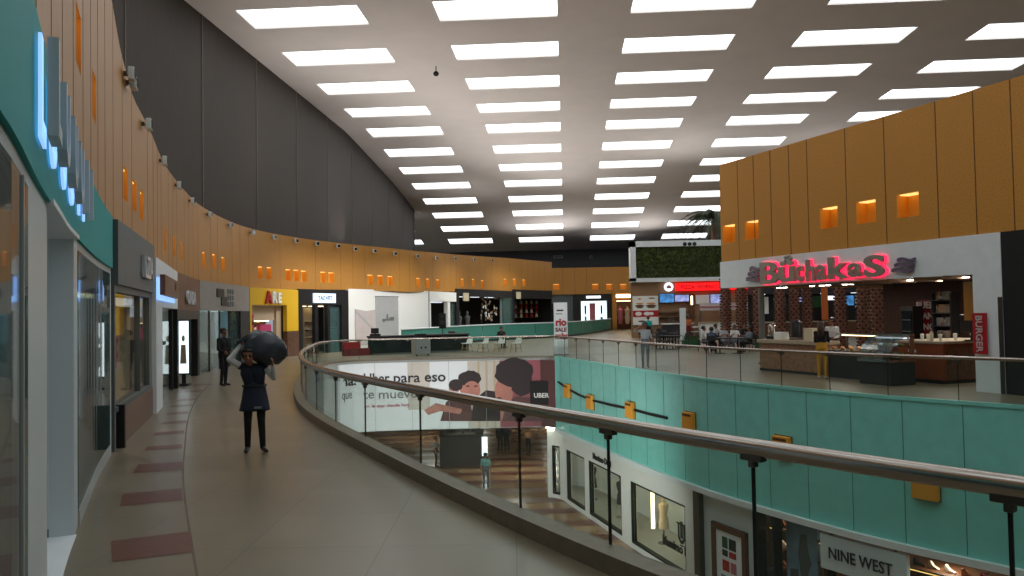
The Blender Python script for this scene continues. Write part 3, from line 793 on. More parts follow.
for k in range(6): m = MB().lathe([(.06,0),(.12,.2),(.09,.35),(.12,.5),(.03,.6)], (r_[0]+.2+.18*k, .9, .6+.5*(k % 2)), 8); m.build('mannequin', ('mid_grey', 'tan')[k % 2], t, smooth=True)
for xx in (1.1, 2.0, 2.7): box(xx, xx+.35, .5, .8, 2.66, 2.70).build('lamp', 'warm_glow', t)

# --- white hoarding with hung posters
fr, t = shop('hoarding_wall', 'plain white hoarding wall with a grey hung poster at the far end of the walkway', 347.5, 428); W = fr.w; R = fr.R
t['category'] = 'hoarding'
box(0, W, -.1, .1, 0, 3.72).build('panel', 'white_soft', t); box(W-.04, W+.02, -.12, .1, 0, 3.72).build('edge_trim', 'mid_grey', t)
r_ = R(374, 297, 396.5, 338)
s = thing('hanging_poster', 'tall grey poster with a small dark motif hung on the white hoarding', 'poster', fr.W(r_[0], -.12, r_[2]), fr.rz); w_, h_ = r_[1]-r_[0], r_[3]-r_[2]
box(0, w_, -.03, 0, 0, h_).build('sheet', 'poster_grey', s); m = MB().box(-.04, w_+.04, -.05, .0, h_, h_+.05); m.build('rail', 'mid_grey', s)
m = MB().box(w_*.28, w_*.78, -.045, -.03, h_*.42, h_*.47); m.box(w_*.46, w_*.53, -.045, -.03, h_*.47, h_*.58); m.box(w_*.60, w_*.80, -.045, -.03, h_*.46, h_*.51); m.ball((w_*.34, -.036, h_*.42), (.14, .01, .09)); m.build('motif', 'mid_grey', s)
r_ = R(353.5, 309, 374, 345)
s = thing('hanging_poster', 'faded pinkish poster hanging lower and left of the grey poster', 'poster', fr.W(r_[0], -.12, r_[2]), fr.rz); w_, h_ = r_[1]-r_[0], r_[3]-r_[2]
m = MB(); m.prism([(0,0),(w_*.7,0),(w_,.5),(w_,h_-.06),(w_*.5,h_-.12),(0,h_)], -.03, 0); m.build('sheet', 'poster_pale', s)
m = MB(); m.prism([(0.05,h_*.9),(w_*.95,h_*.35),(w_*.95,h_*.42),(.05,h_*.97)], -.04, -.03); m.build('fold', 'poster_grey', s)

# --- white unit with a dark opening
fr, t = shop('shopfront', 'small white unit with an open grey bay beyond the white hoarding', 428.5, 455); W = fr.w; R = fr.R
r_ = R(428.5, 292, 455, 301.5); box(0, W, -.15, .1, r_[2], r_[3]).build('sign_band', 'white_soft', t)
x1 = R(449, 310, 450, 320)[0]
box(0, .25, -.1, .2, 0, r_[2]).build('pier', 'white_soft', t); box(x1-.5, x1, -.1, .2, 0, r_[2]).build('pier', 'white_soft', t)
m = MB().box(0, W, 2.0, 2.1, 0, 4.0); m.box(0, W, .2, 2, r_[2], r_[2]+.1); m.build('back_wall', 'white_paint', t); box(x1, W, .02, .06, 0, r_[2]).build('glass_panel', 'tint_glass', t)
box(.4, W-.5, .8, 1.2, r_[2]-.06, r_[2]-.02).build('lamp', 'white_glow', t)

# --- dark shops with displays, at the end of the left band
fr, t = shop('shopfront', 'dark far shop with a black interior and pale hanging ornaments', 455.5, 512); W = fr.w; R = fr.R
r_ = R(455, 291, 512, 299); H1 = 4.0
m = MB().box(0, W, -.1, .1, 3.45, H1); m.box(0, .5, -.1, .2, 0, 3.45); m.build('portal', 'near_black', t)
m = MB().box(0, W, 3.0, 3.1, 0, H1); m.box(0, W, .1, 3, 3.5, 3.6); m.build('back_wall', 'near_black', t)
a = R(503, 300, 512, 320); box(a[0], a[1], -.05, .1, 0, 3.5).build('pier', 'tint_glass', t); box(a[0], a[1], .15, .3, 0, 3.5).build('pier_panel', 'light_grey', t)
m = MB(); rnd = random.Random(8)
a = R(488, 297, 503, 322)
for k in range(46):
    x = rnd.uniform(a[0], a[1]); z = rnd.uniform(1.4, 3.4); m.ball((x, rnd.uniform(.3, .8), z), (.14, .05, .12), 6, 4, rnd.randrange(3))
m.build('ornaments', ['light_grey', 'white_soft', 'tan'], t)['kind'] = 'stuff'
for xa in (462, 470, 478):
    a = R(xa, 300, xa+5, 330); m = MB().lathe([(.10,0),(.22,.6),(.16,1.0),(.26,1.4),(.08,1.55),(.11,1.65),(.12,1.8),(.03,1.9)], ((a[0]+a[1])/2, 1.2, .4), 10); m.build('mannequin', 'mid_grey', t, smooth=True)
a = R(460.5, 293, 465.5, 301); box(a[0], a[1], -.3, -.2, a[2], a[3]).build('blade_sign', 'cream', t)
for xa in (466, 480, 494): b = R(xa, 300, xa+6, 303); box(b[0], b[1], .6, .9, 3.40, 3.44).build('lamp', 'white_glow', t)
fr, t = shop('shopfront', 'black far shop with red lit bottles at the end of the orange band', 512.5, 552); W = fr.w; R = fr.R
m = MB().box(0, W, -.1, .1, 3.35, 4.15); m.box(0, .3, -.1, .2, 0, 3.35); m.build('portal', 'near_black', t)
m = MB().box(0, W, 3.0, 3.1, 0, 4.1); m.box(0, W, .1, 3, 3.5, 3.6); m.box(W, W+.1, 0, 3, 0, 4.1); m.build('back_wall', 'near_black', t)
a = R(514, 292, 518, 299); box(a[0], a[1], -.3, -.2, a[2], a[3]).build('blade_sign', 'cream', t)
rnd = random.Random(3)
for k in range(4):
    zz = 1.6+.42*k; box(.8, W-.3, 1.2, 1.5, zz, zz+.04).build('shelf', 'wood_brown', t)
    for j in range(7):
        mt = rnd.choice(['red', 'red_deep', 'mid_grey', 'cream']); o = MB().lathe([(.12,0),(.12,.24),(.04,.29),(.04,.36)], (0,0,0), 8).build('bottle', mt, smooth=True); o.location = fr.W(1.0+(W-1.6)*j/6, 1.35, zz+.04)
        tag(o, {'red': 'red', 'mid_grey': 'grey', 'cream': 'cream', 'red_deep': 'dark red'}[mt]+' bottle on the shelves of the last black shop on the band', 'bottle', 'bottles of the black far shop')
# back closure behind all left shops so their rooms are rooms
m = MB(); strip(m, LW, 0, LW.L, 3.0, 4.0, -3.6, -3.4); struct(m.build('trim_7', 'charcoal'))
m = MB(); strip(m, LW, 0, LW.L, 3.9, 4.0, -3.6, -.2); struct(m.build('trim_8', 'charcoal'))
# ------------------------------------------------------------------ right side: orange wall and the corner cafe under it
A_ = np.array([7.7, 29.3]); U_ = np.array([3.95, -10.3]); U_ = U_/np.linalg.norm(U_)
FA = Frame(A_, A_+U_*17)
def lbox(T_, *a): return box(*a)
e0 = thing('wall_right_root', None, None, FA.loc(), FA.rz)
W2 = Matrix.Translation(FA.loc()) @ Matrix.Rotation(FA.rz, 4, 'Z')
bpy.data.objects.remove(e0)
def sb(name, mats, mb, label=None): # structure in facade coordinates
    o = mb.build(name, mats); o.matrix_basis = W2; return struct(o, label)
xs = [.49, 1.79, 5.46, 6.92, 8.38]; zc = 4.84; w_, h_ = .74, .66
m = MB(); q = 0; Z0, Z1 = 3.84, 7.41
for c in xs:
    m.box(q, c-w_/2, 0, .5, Z0, Z1); m.box(c-w_/2, c+w_/2, 0, .5, Z0, zc-h_/2); m.box(c-w_/2, c+w_/2, 0, .5, zc+h_/2, Z1); q = c+w_/2
m.box(q, 18, 0, .5, Z0, Z1); m.box(0, .5, .5, 8, 2.88, Z1)
for c in (1.06,1.95,2.83,3.74,4.58,6.19,7.64,9.33,10.42,11.4,12.5,13.6,14.7,15.8):
    m.box(c-.012, c+.012, -.006, 0, Z0, Z1, 1)
sb('wall_right', ['orange_wood_right', 'orange_seam'], m)
for c in xs: niche(W2 @ Matrix.Translation((c, -.004, zc)), w_-.004, h_-.004, .4, 'glowing amber square niche in the tall orange wall above the corner cafe', 'amber niches in the right orange wall')
sb('wall_right_panel', 'near_black', MB().box(11.07, 18, -.05, .5, 0, Z0))
# roof of the cafe unit and the flat top behind the orange wall
sb('trim_9', 'charcoal', MB().box(0, 18, .5, 9, 3.6, 3.84))

cafe = thing('cafe_unit', 'corner cafe with white fascia, open front and white end pillar beneath the orange wall', 'cafe', FA.loc(), FA.rz)
box(-.02, 11.06, -.06, .5, 2.88, 3.84).build('fascia', 'white_paint', cafe)
box(10.29, 11.06, -.06, .6, 0, 2.88).build('pillar', 'white_paint', cafe)
box(10.95, 11.06, -.075, -.06, 0, 2.3).build('edge_strip', 'steel_dark', cafe)
box(0, 11, .5, 8.5, 2.92, 3.0).build('soffit', 'charcoal', cafe)
m = MB()
for k in range(5): m.box(5.8+.9*k, 5.86+.9*k, -.02, 2.0, 2.80, 2.88)
m.build('soffit_slat', 'tan', cafe)
# interior walls at the right half
m = MB().box(FA.L(884, 320, 5)[0], 11, 5.0, 5.1, 0, 2.92); m.build('back_wall', 'bark_ring', cafe)
m = MB().box(10.9, 11.0, .6, 5, 0, 2.92); m.build('side_wall', 'wood_brown', cafe)
r = FA.R(918.5, 300, 935, 337, 4.7); x0, x1, z0, z1 = r
pn = thing('menu_board', 'red menu board with white lettering on the cafe back wall', 'menu board', FA.W(x0, 4.7, z0), FA.rz)
box(0, x1-x0, 0, .06, 0, z1-z0).build('panel', 'red_deep', pn)
for k, wd in enumerate(('BUEN', 'PAN', 'FINO')): shift(text_mb(wd, .30, .02, .006), (x1-x0)/2, -.012, (z1-z0)*.78-.36*k).build('lettering', 'poster_pale', pn)
r = FA.R(901, 300, 913, 340, 4.2)
fz = thing('drinks_cooler', 'dark glass-door drinks cooler left of the red menu board', 'cooler', FA.W(r[0], 4.2), FA.rz); w_ = r[1]-r[0]
box(0, w_, 0, .45, 0, 2.1).build('cabinet', 'black', fz); box(.05, w_-.05, -.03, 0, .25, 1.95).build('door', 'glass_dark', fz)
m = MB()
for k in range(4): m.box(.08, w_-.08, -.035, -.03, .5+.38*k, .52+.38*k)
m.build('shelf', 'mid_grey', fz)
r = FA.R(938, 296, 958, 330, 4.8)
sh = thing('wall_shelves', 'dark shelves of small goods right of the red menu board', 'shelves', FA.W(r[0], 4.5), FA.rz); w_ = r[1]-r[0]
m = MB()
for k in range(4): m.box(0, w_, 0, .35, 1.0+.42*k, 1.04+.42*k)
m.box(0, .05, 0, .35, .6, 2.5); m.box(w_-.05, w_, 0, .35, .6, 2.5); m.build('frame', 'charcoal', sh)
rnd = random.Random(5)
for k in range(4):
    for j in range(7):
        mt = rnd.choice(['tan', 'mid_grey', 'marble_brown']); o = MB().lathe([(.07,0),(.07,.16+.1*rnd.random()),(.03,.27)], (0,0,0), 8).build('jar', mt, smooth=True); o.location = FA.W(r[0]+.15+j*(w_-.3)/6, 4.65, 1.04+.42*k)
        tag(o, {'tan': 'tan', 'mid_grey': 'grey', 'marble_brown': 'brown'}[mt]+' jar on the dark shelves at the back of the cafe', 'jar', 'jars on the cafe shelves')
r = FA.R(961, 291, 972, 312, 1.5); box(r[0], r[1], 1.6, 1.66, 1.7, 2.75).build('amber_panel', 'orange_wood', cafe)
r = FA.R(960, 312, 975, 329, 1.6)
tv = thing('till_screen', 'black till screen at the right end of the cafe counter', 'screen', FA.W(r[0], 1.6, 1.15), FA.rz)
box(0, r[1]-r[0], 0, .06, .25, .25+r[3]-r[2]).build('panel', 'black', tv, bevel=.01); m = MB().box(.3, .42, 0, .06, 0, .3); m.box(.18, .54, -.08, .14, 0, .03); m.build('stand', 'black', tv)

# the shop sign: stubby serif letters with a red halo and two metal waves
def wave(mbx, x0, x1, z, h, amp, T=1):
    n = 14; top = []; bot = []
    for k in range(n+1):
        x = x0+(x1-x0)*k/n; dz = amp*math.sin(k/n*2*PI); top.append((x, z+h/2+dz)); bot.append((x, z-h/2+dz))
    for k in range(n): mbx.prism([bot[k], bot[k+1], top[k+1], top[k]], -.12, -.04)
sg = thing('cafe_sign', 'raised metal lettering with a pink-red halo on the white cafe fascia', 'sign', FA.W(0, -.06), FA.rz)
lets = [('B', 765, 783, 284, 262, 1.0), ('\u00fc', 784, 801, 282, 261, .82), ('c', 802, 809, 281.5, 266, .74), ('h', 812, 821, 281, 259.5, .92), ('a', 822, 832, 280, 265, .74), ('k', 832, 852, 279, 257, .95), ('a', 854, 868, 277, 263, .74), ('S', 870, 890, 277, 255, 1.0)]
for ch, xa, xb_, yb_, yt_, sz in lets:
    r = FA.R(xa, yt_, xb_, yb_); w0 = r[1]-r[0]
    g = text_mb(ch, 1.0, .10, .03); vx = [v[0] for v in g.v]; k = w0/(max(vx)-min(vx)); hz = [v[2] for v in g.v]; kz = (r[3]-r[2])/(max(hz)-min(hz))
    Tm = Matrix.Translation(((r[0]+r[1])/2, -.10, r[2]-min(hz)*kz)) @ Matrix.Diagonal((k, 1, kz, 1))
    shift(g, T=Tm).build('letter', 'letter_metal', sg)
    g = text_mb(ch, 1.0, .03, .05); shift(g, T=Matrix.Translation((0, .08, 0)) @ Tm).build('letter_halo', 'pink_glow', sg)
r = FA.R(766, 262, 890, 284.5); box(2.44, 7.7, -.02, -.0, 3.0, 3.06).build('neon_tube', 'pink_glow', sg)
m = MB()
for k in range(5): a = k*2*PI/5; r0 = FA.R(786, 255, 798, 262); m.ball(((r0[0]+r0[1])/2+.13*math.cos(a), -.10, 3.70+.08*math.sin(a)), (.10,.04,.07), 8, 6)
m.build('flower', 'letter_metal', sg, smooth=True)
for xa, xb_, yb_ in ((750, 764, 274), (896, 919, 265)):
    r = FA.R(xa, yb_-9, xb_, yb_+9); m = MB()
    zc_ = (r[2]+r[3])/2; hh = (r[3]-r[2])
    for j in range(3): wave(m, r[0]+.1*j, r[1]-.05*(2-j), zc_-hh*.28+hh*.28*j, hh*.17, hh*.07)
    m.build('wave', 'violet_metal', sg, smooth=False)
# red vertical sign on the pillar
r = FA.R(974, 313, 987.5, 354, -.1)
vs_ = thing('vertical_sign', 'narrow red vertical sign with pale letters on the white cafe pillar', 'sign', FA.W(r[0], -.10, r[2]), FA.rz)
box(0, r[1]-r[0], -.04, .0, 0, r[3]-r[2]).build('panel', 'red', vs_)
Tm = Matrix.Translation(((r[1]-r[0])*.5+.09, -.045, (r[3]-r[2])*.5)) @ Matrix.Rotation(-PI/2, 4, 'Y')
g = text_mb('BURGER', .24, .01, .004); shift(g, T=Matrix.Translation(((r[1]-r[0])*.5-.08, -.05, (r[3]-r[2])*.5)) @ Matrix.Rotation(PI/2, 4, 'Y')).build('lettering', 'poster_pale', vs_)

# spot lamps under the cafe soffit
for i, (x, y) in enumerate([(779,286.5),(785,286),(812,285),(822,284.5),(828,285),(845,284),(851,283.5),(862,283),(866,282.5),(910,283),(919,281.5),(966,279.5)]):
    dep = 1.2 if i < 9 else .6
    lx, lz = FA.L(x, y, dep)
    o = thing('ceiling_spotlight', 'small bright spotlight under the cafe soffit', 'spotlight', FA.W(lx, dep, 2.92), FA.rz, 'spotlights under the cafe soffit')
    MB().lathe([(.10,-.08),(.11,-.06),(.11,0)], (0,0,0), 12).build('can', 'steel_dark', o); MB().lathe([(.085,-.10),(.085,-.08)], (0,0,0), 12).build('lens', 'spot_glow', o)

# patterned palm-trunk columns inside the cafe and round its open corner
def trunk_col(lx, dep, r0, label):
    t = thing('trunk_column', label, 'column', FA.W(lx, dep), 0)
    prof = []; n = 22
    for k in range(n): z = 2.92*k/n; prof += [(r0*.92, z), (r0*1.12, z+2.92/n*.85)]
    MB().lathe(prof+[(r0, 2.92)], (0,0,0), 14).build('shaft', 'trunk', t); 
    m = MB()
    for k in range(n): 
        z = 2.92*(k+.85)/n
        for j in range(7): a = 2*PI*(j+.5*(k % 2))/7; m.ball((r0*1.1*math.cos(a), r0*1.1*math.sin(a), z-.03), (.05,.05,.06), 5, 4)
    m.build('bark_knobs', 'bark_ring', t)
def far_trunk(px, Y, label, r0=.27, hh=3.9):
    p = aty(px, 310, Y); t = thing('trunk_column', label, 'column', (p[0], p[1], 0), 0); prof = []; n = 24
    for k in range(n): z = hh*k/n; prof += [(r0*.92, z), (r0*1.08, z+hh/n*.85)]
    MB().lathe(prof+[(r0, hh)], (0,0,0), 14).build('shaft', 'trunk', t); m = MB()
    for k in range(n):
        z = hh*(k+.85)/n
        for j in range(6): a = 2*PI*(j+.5*(k % 2))/6; m.ball((r0*1.06*math.cos(a), r0*1.06*math.sin(a), z-.03), (.07,.07,.06), 5, 4)
    m.build('bark_knobs', 'bark_ring', t)
for px, Y, lb in [(725.5, 47, 'first palm-trunk column, at the left edge of the white cafe fascia'), (741.5, 46, 'second palm-trunk column, just left of the grey steel post'), (758, 45, 'palm-trunk column just behind the grey steel post'),
                  (780, 43, 'palm-trunk column above the left half of the stone counter'), (794.5, 43.5, 'palm-trunk column above the middle of the stone counter'), (807, 44, 'palm-trunk column above the right end of the stone counter'), (840.5, 40, 'palm-trunk column beside the white-shirted worker'), (863, 38, 'thin palm-trunk column above the glass food case'), (877, 36, 'palm-trunk column beside the dark wall of the cafe')]:
    far_trunk(px, Y, lb)
# dark food stall seen through the cafe
a = aty(752, 310, 57); b = aty(872, 310, 57); w_ = b[0]-a[0]
t = thing('dark_stall', 'dark food stall with lit menu panels seen through the cafe', 'stall', (a[0], a[1], 0))
box(0, w_, .8, 1.0, 0, 4.2).build('back_panel', 'near_black', t); box(0, w_, -.2, .8, 3.1, 4.2).build('canopy', 'charcoal', t); box(.2, w_-.2, -.2, .5, 0, 1.05).build('counter', 'wood_brown', t); box(.15, w_-.15, -.25, .55, 1.05, 1.12).build('worktop', 'stone_top', t)
for k, (u, mt, ww, hh) in enumerate([(.06,'white_soft',.9,1.2),(.22,'teal_sign',.8,.7),(.38,'screen_violet',.9,.5),(.52,'green_dark',1.0,.8),(.66,'white_glow',1.1,.3),(.78,'screen_blue',.9,.7),(.9,'white_soft',.8,.9)]):
    box(w_*u, w_*u+ww, .7, .8, 2.9-hh, 2.9).build('menu_panel', mt, t)
box(w_*.57, w_*.57+.42, -.35, -.2, 1.2, 3.6).build('orange_post', 'orange_shirt', t)
for k in range(7): box(.6+1.1*k, .95+1.1*k, -.1, .3, 3.06, 3.10).build('lamp', 'white_glow', t)
p = at(763, 364, 0)
t = thing('steel_post', 'round grey steel post at the left end of the stone counter', 'post', (p[0], p[1], 0))
MB().lathe([(.15,0),(.15,.06),(.11,.08),(.11,3.9)], (0,0,0), 16).build('shaft', 'mid_grey', t, smooth=True); MB().lathe([(.17,0),(.17,.03)], (0,0,0), 16).build('base_plate', 'steel_dark', t)

# stone counter
ct = thing('stone_counter', 'low stone-clad cafe counter with a pale top', 'counter', FA.W(1.85, .15), FA.rz)
box(0, 2.85, 0, .75, 0, .94).build('body', 'stone_counter', ct); box(-.06, 2.9, -.08, .8, .94, 1.06).build('top', 'stone_top', ct, bevel=.015); box(0, 2.85, -.02, 0, 0, .08).build('plinth', 'charcoal', ct)
def coffee_pot(lx, ly, z, label, s=1., m1='black', m2='steel'):
    t = thing('drink_dispenser', label, 'dispenser', FA.W(lx, ly, z), FA.rz)
    box(-.16*s, .16*s, -.14, .14, 0, .10).build('base', m2, t); MB().lathe([(.14*s,0),(.14*s,.34*s),(.10*s,.4*s),(.04,.44*s)], (0,0,.10), 14).build('tank', m1, t, smooth=True)
    MB().tube([(0,-.13*s,.16),(0,-.2*s,.16),(0,-.2*s,.12)], .015, 6).build('tap', 'chrome', t)
coffee_pot(3.3, .5, 1.06, 'black drink dispenser on the stone counter', 1.3); coffee_pot(2.1, .5, 1.06, 'steel drink dispenser at the left end of the stone counter', 1.0, 'steel', 'black')
for k, (lx, lb) in enumerate([(2.6, 'white paper box between the two dispensers on the stone counter'), (4.05, 'cream box right of the black dispenser on the stone counter')]):
    t = tag(box(-.2, .2, -.15, .15, 0, .4 if k else .25).build('paper_box', 'cream' if k else 'white_soft', bevel=.01), lb, 'box'); t.matrix_basis = Matrix.Translation(FA.W(lx, .45, 1.06)) @ Matrix.Rotation(FA.rz, 4, 'Z')

# hot food display and curved glass case
lx0, ly0 = FA.G(830, 378); lx1 = FA.G(850, 383)[0]
hd = thing('hot_food_display', 'warm-lit open pastry display between the worker and the glass case', 'food display', FA.W(5.2, .05), FA.rz)
box(0, 1.75, 0, .8, 0, .80).build('base', 'charcoal', hd); box(-.03, 1.78, -.03, .83, .80, .84).build('tray', 'steel', hd)
m = MB(); rnd = random.Random(2)
for k in range(22):
    o = MB().ball((0,0,.045), (.07,.05,.045), 8, 6).build('pastry', 'food_gold', smooth=True); o.location = FA.W(5.2+.12+.072*k, .05+.12+.5*((k*7) % 5)/4, .84); o.rotation_euler = (0, 0, k)
    tag(o, 'golden pastry on the warm-lit tray beside the glass case', 'pastry', 'pastries on the warm-lit tray')
m = MB().box(0, .04, .7, .75, .84, 1.3); m.box(1.71, 1.75, .7, .75, .84, 1.3); m.box(0, 1.75, .35, .75, 1.28, 1.32); m.build('canopy', 'steel', hd); box(.1, 1.65, .45, .65, 1.25, 1.28).build('heat_lamp', 'warm_glow', hd)
gc = thing('glass_case', 'curved glass refrigerated food case with chrome trim', 'display case', FA.W(7.2, -.75), FA.rz)
wc = 1.1
box(0, wc, .05, .9, 0, .62).build('base', 'charcoal', gc); box(-.02, wc+.02, 0, .92, .62, .68).build('chrome_sill', 'chrome', gc)
cv = [(.02+.75*(1-math.cos(a)), .68+.62*math.sin(a)) for a in [PI/2*k/7 for k in range(8)]]
m = MB()
for (a, b), (c, d) in zip(cv, cv[1:]): m.hexa([(0,a,b),(wc,a,b),(wc,c,d),(0,c,d),(0,a+.01,b+.01),(wc,a+.01,b+.01),(wc,c+.01,d+.01),(0,c+.01,d+.01)])
m.build('curved_glass', 'shop_glass', gc)
m = MB(); m.box(0, wc, .74, .92, 1.28, 1.36); m.box(0, .03, .74, .9, .68, 1.3); m.box(wc-.03, wc, .74, .9, .68, 1.3); m.build('top_rail', 'chrome', gc)
for zz in (.80, 1.02): box(.04, wc-.04, .3, .82, zz, zz+.02).build('shelf', 'steel', gc)
for zz in (.68, .82, 1.04):
    for k in range(6):
        mt = ('food_gold', 'white_soft', 'leaf_c')[k % 3]; o = MB().lathe([(.05,0),(.085,.025),(.07,.05),(.03,.075)], (0,0,0), 12).build('dessert', mt, smooth=True); o.location = FA.W(7.2+.12+.17*k, -.75+.56, zz+.001)
        tag(o, ('golden', 'white', 'green')[k % 3]+' dessert on a shelf inside the curved glass case', 'dessert', 'desserts in the glass case')
box(.06, wc-.06, .6, .72, 1.24, 1.27).build('case_light', 'white_glow', gc)
# red wood counter
wd = thing('wood_counter', 'reddish wooden service counter with a stone top inside the cafe', 'counter', FA.W(7.15, .8), FA.rz)
m = MB().box(0, 1.5, 0, 2.4, .1, 1.08); m.build('body', 'wood_red', wd); box(.03, 1.47, .03, 2.4, 0, .1).build('plinth', 'black', wd); box(-.05, 1.56, -.05, 2.45, 1.08, 1.15).build('top', 'stone_top', wd, bevel=.01)
box(1.5, 1.52, .1, 2.3, .15, 1.0).build('side_panel', 'marble_brown', wd)
m = MB().box(.35, .48, -.012, 0, .82, .9); m.box(.55, .62, -.012, 0, .82, .9); m.build('mark', 'letter_bright', wd)
cup = thing('paper_cup', 'white paper cup nearest the front corner of the red wooden counter', 'cup', FA.W(8.0, 1.0, 1.15), 0, 'paper cups on the red wooden counter')
MB().lathe([(.035,0),(.05,.16),(.052,.165)], (0,0,0), 12).build('body', 'white_soft', cup, smooth=True); MB().lathe([(.054,.165),(.054,.18),(.03,.19)], (0,0,0), 12).build('lid', 'cream', cup)
for lx, ly, lb in [(7.8,1.0,'white paper cup, second from the front corner of the red wooden counter'),(8.3,1.1,'white paper cup at the outer edge of the red wooden counter'),(8.35,1.6,'white paper cup halfway along the red wooden counter'),(8.3,2.3,'white paper cup near the till screen')]:
    dup(cup, FA.W(lx, ly, 1.15), 0, lb)
bt = thing('sauce_bottle', 'cream sauce bottle on the red wooden counter', 'bottle', FA.W(8.15, .95, 1.15))
MB().lathe([(.045,0),(.05,.02),(.05,.2),(.02,.27),(.015,.32)], (0,0,0), 12).build('body', 'cream', bt, smooth=True); MB().lathe([(.02,.27),(.02,.3),(.008,.34)], (0,0,0), 10).build('cap', 'red', bt)

# ------------------------------------------------------------------ food court back wall with the living wall
FY = 62.0
def ax(px, Y): return float(aty(px, 310, Y)[0])
FBx = Frame((ax(631.5, FY), FY), (46, FY))
def RB(*a): return FBx.R(*a)
WB = Matrix.Translation(FBx.loc())
m = MB().box(.0, 34, 0, .4, 0, 4.5); o = m.build('wall_food_court', 'tan'); o.matrix_basis = WB; struct(o)
m = MB(); m.hexa([(0,.4,0),(.4,.4,0),(6.4,30,0),(6,30,0),(0,.4,4.5),(.4,.4,4.5),(6.4,30,4.5),(6,30,4.5)])
o = m.build('trim_10', 'orange_wood'); o.matrix_basis = WB; struct(o)
r = RB(632, 241, 722, 281); gz0, gz1 = r[2], r[3]
lw = thing('living_wall', 'dark green planted wall panel in a white frame above the food counters', 'living wall', FBx.loc(), 0)
Wl = 13.0
m = MB().box(-.05, Wl, -.5, .5, gz0-.05, gz0+.25); m.box(-.05, Wl, -.5, .5, gz1-.45, gz1); m.box(-.05, .35, -.5, .5, gz0, gz1); m.build('frame', 'white_paint', lw)
box(.3, Wl, -.2, .3, gz0+.2, gz1-.4).build('backing', 'leaf_b', lw)
rnd = random.Random(11); m = MB()
for k in range(5200):
    x = rnd.uniform(.36, 9.5); z = rnd.uniform(gz0+.26, gz1-.47); s_ = rnd.uniform(.05, .13); a = rnd.uniform(0, 2*PI); ty = rnd.uniform(-.5, .5)
    c_, n_ = math.cos(a)*s_, math.sin(a)*s_; y = -.22-rnd.random()*.16
    m.face([(x-c_, y, z-n_), (x+n_*.4, y-.05*ty, z-c_*.4), (x+c_, y-.1-.05*ty, z+n_), (x-n_*.4, y-.05, z+c_*.4)], rnd.choice((0,0,1,1,1,2)))
o = m.build('foliage', ['leaf_a', 'leaf_b', 'leaf_c'], lw); o['kind'] = 'stuff'
r = RB(681, 242.5, 697, 246.5); m = MB()
for k in range(3): c = r[0]+(r[1]-r[0])*(.15+.3*k); m.lathe([(.16,0),(.16,.05)], (0,0,0), 12) if False else m.ball((c, -.52, (r[2]+r[3])/2), (.16,.03,.15), 10, 6)
m.build('round_mark', 'letter_dark', lw)
# red illuminated sign with round emblem
r = RB(675, 283, 722, 290.5)
rs = thing('counter_sign', 'long glowing red sign with a round white emblem over the food counter', 'sign', FBx.W(r[0], -.35, r[2]), 0)
box(0, 9.0, 0, .25, 0, r[3]-r[2]).build('light_box', 'red_glow', rs)
shift(text_mb('PIZZA  HORNO', .40, .02, .012, 'LEFT'), .35, -.015, .14).build('lettering', 'red', rs)
r2 = RB(663.5, 282.5, 672.5, 291.5); rr = (r2[1]-r2[0])/2
m = MB().prism([((r2[0]+r2[1])/2-r[0]+rr*math.cos(a), (r2[2]+r2[3])/2-r[2]+rr*math.sin(a)) for a in [2*PI*k/20 for k in range(20)]], 0, .2); m.build('emblem', 'white_glow', rs)
cx, cz_ = (r2[0]+r2[1])/2-r[0], (r2[2]+r2[3])/2-r[2]
m = MB().prism([(cx-.17,cz_-.12),(cx+.17,cz_-.12),(cx+.2,cz_+.02),(cx,cz_+.16),(cx-.2,cz_+.02)], -.02, 0); m.build('emblem_mark', 'rose', rs)
# burger posters
r = RB(632.5, 296, 658, 325)
bp = thing('food_poster', 'tall white food poster with a red stripe, left end of the food court wall', 'poster', FBx.W(r[0], -.12, r[2]), 0); w_, h_ = r[1]-r[0], r[3]-r[2]
box(0, w_, -.05, .08, 0, h_).build('sheet', 'white_soft', bp); box(0, w_, -.065, -.05, h_*.28, h_*.50).build('stripe', 'red', bp)
m = MB(); 
for (u, v, a, b, mi) in [(.27,.66,.36,.10,0),(.72,.66,.42,.10,0),(.27,.74,.30,.07,1),(.72,.74,.36,.07,1),(.27,.60,.3,.05,2),(.72,.60,.35,.05,2),(.27,.9,.16,.06,1),(.75,.92,.26,.05,0),(.35,.13,.3,.07,0)]:
    MB().ball((w_*u, -.055, h_*v), (a, .012, b), 12, 6).build('burger_picture', ['wood_brown', 'food_gold', 'leaf_a'][mi], bp)
m = MB(); m.ball((w_*.22, -.07, h_*.39), (.26,.01,.16)); m.ball((w_*.55, -.07, h_*.39), (.26,.01,.14)); m.ball((w_*.72, -.07, h_*.39), (.18,.01,.12)); m.build('price_disc', 'white_soft', bp)
# screens and panels
for nm, rc, mt, lb in [('menu_screen', (659,294,673,302.5), 'screen_blue', 'dark blue menu screen under the round white emblem'), ('menu_screen', (674,295,688,301.5), 'screen_violet', 'pale violet menu screen right of the blue one'),
                       ('menu_screen', (709.5,294.5,721,303), 'screen_violet', 'menu screen at the right end of the long red sign')]:
    r = RB(*rc); t = thing(nm, lb, 'screen', FBx.W(r[0], -.3, r[2]), 0)
    box(-.05, r[1]-r[0]+.05, 0, .1, -.05, r[3]-r[2]+.05).build('bezel', 'black', t); box(0, r[1]-r[0], -.012, 0, 0, r[3]-r[2]).build('display', mt, t)
    box((r[1]-r[0])*.4, (r[1]-r[0])*.6, .1, .285, .2, .3).build('bracket', 'steel_dark', t)
r = RB(688.5, 294, 694.5, 318); t = thing('lit_column', 'narrow timber wall strip with a glowing yellow lamp', 'wall light', FBx.W(r[0], -.1, r[2]), 0)
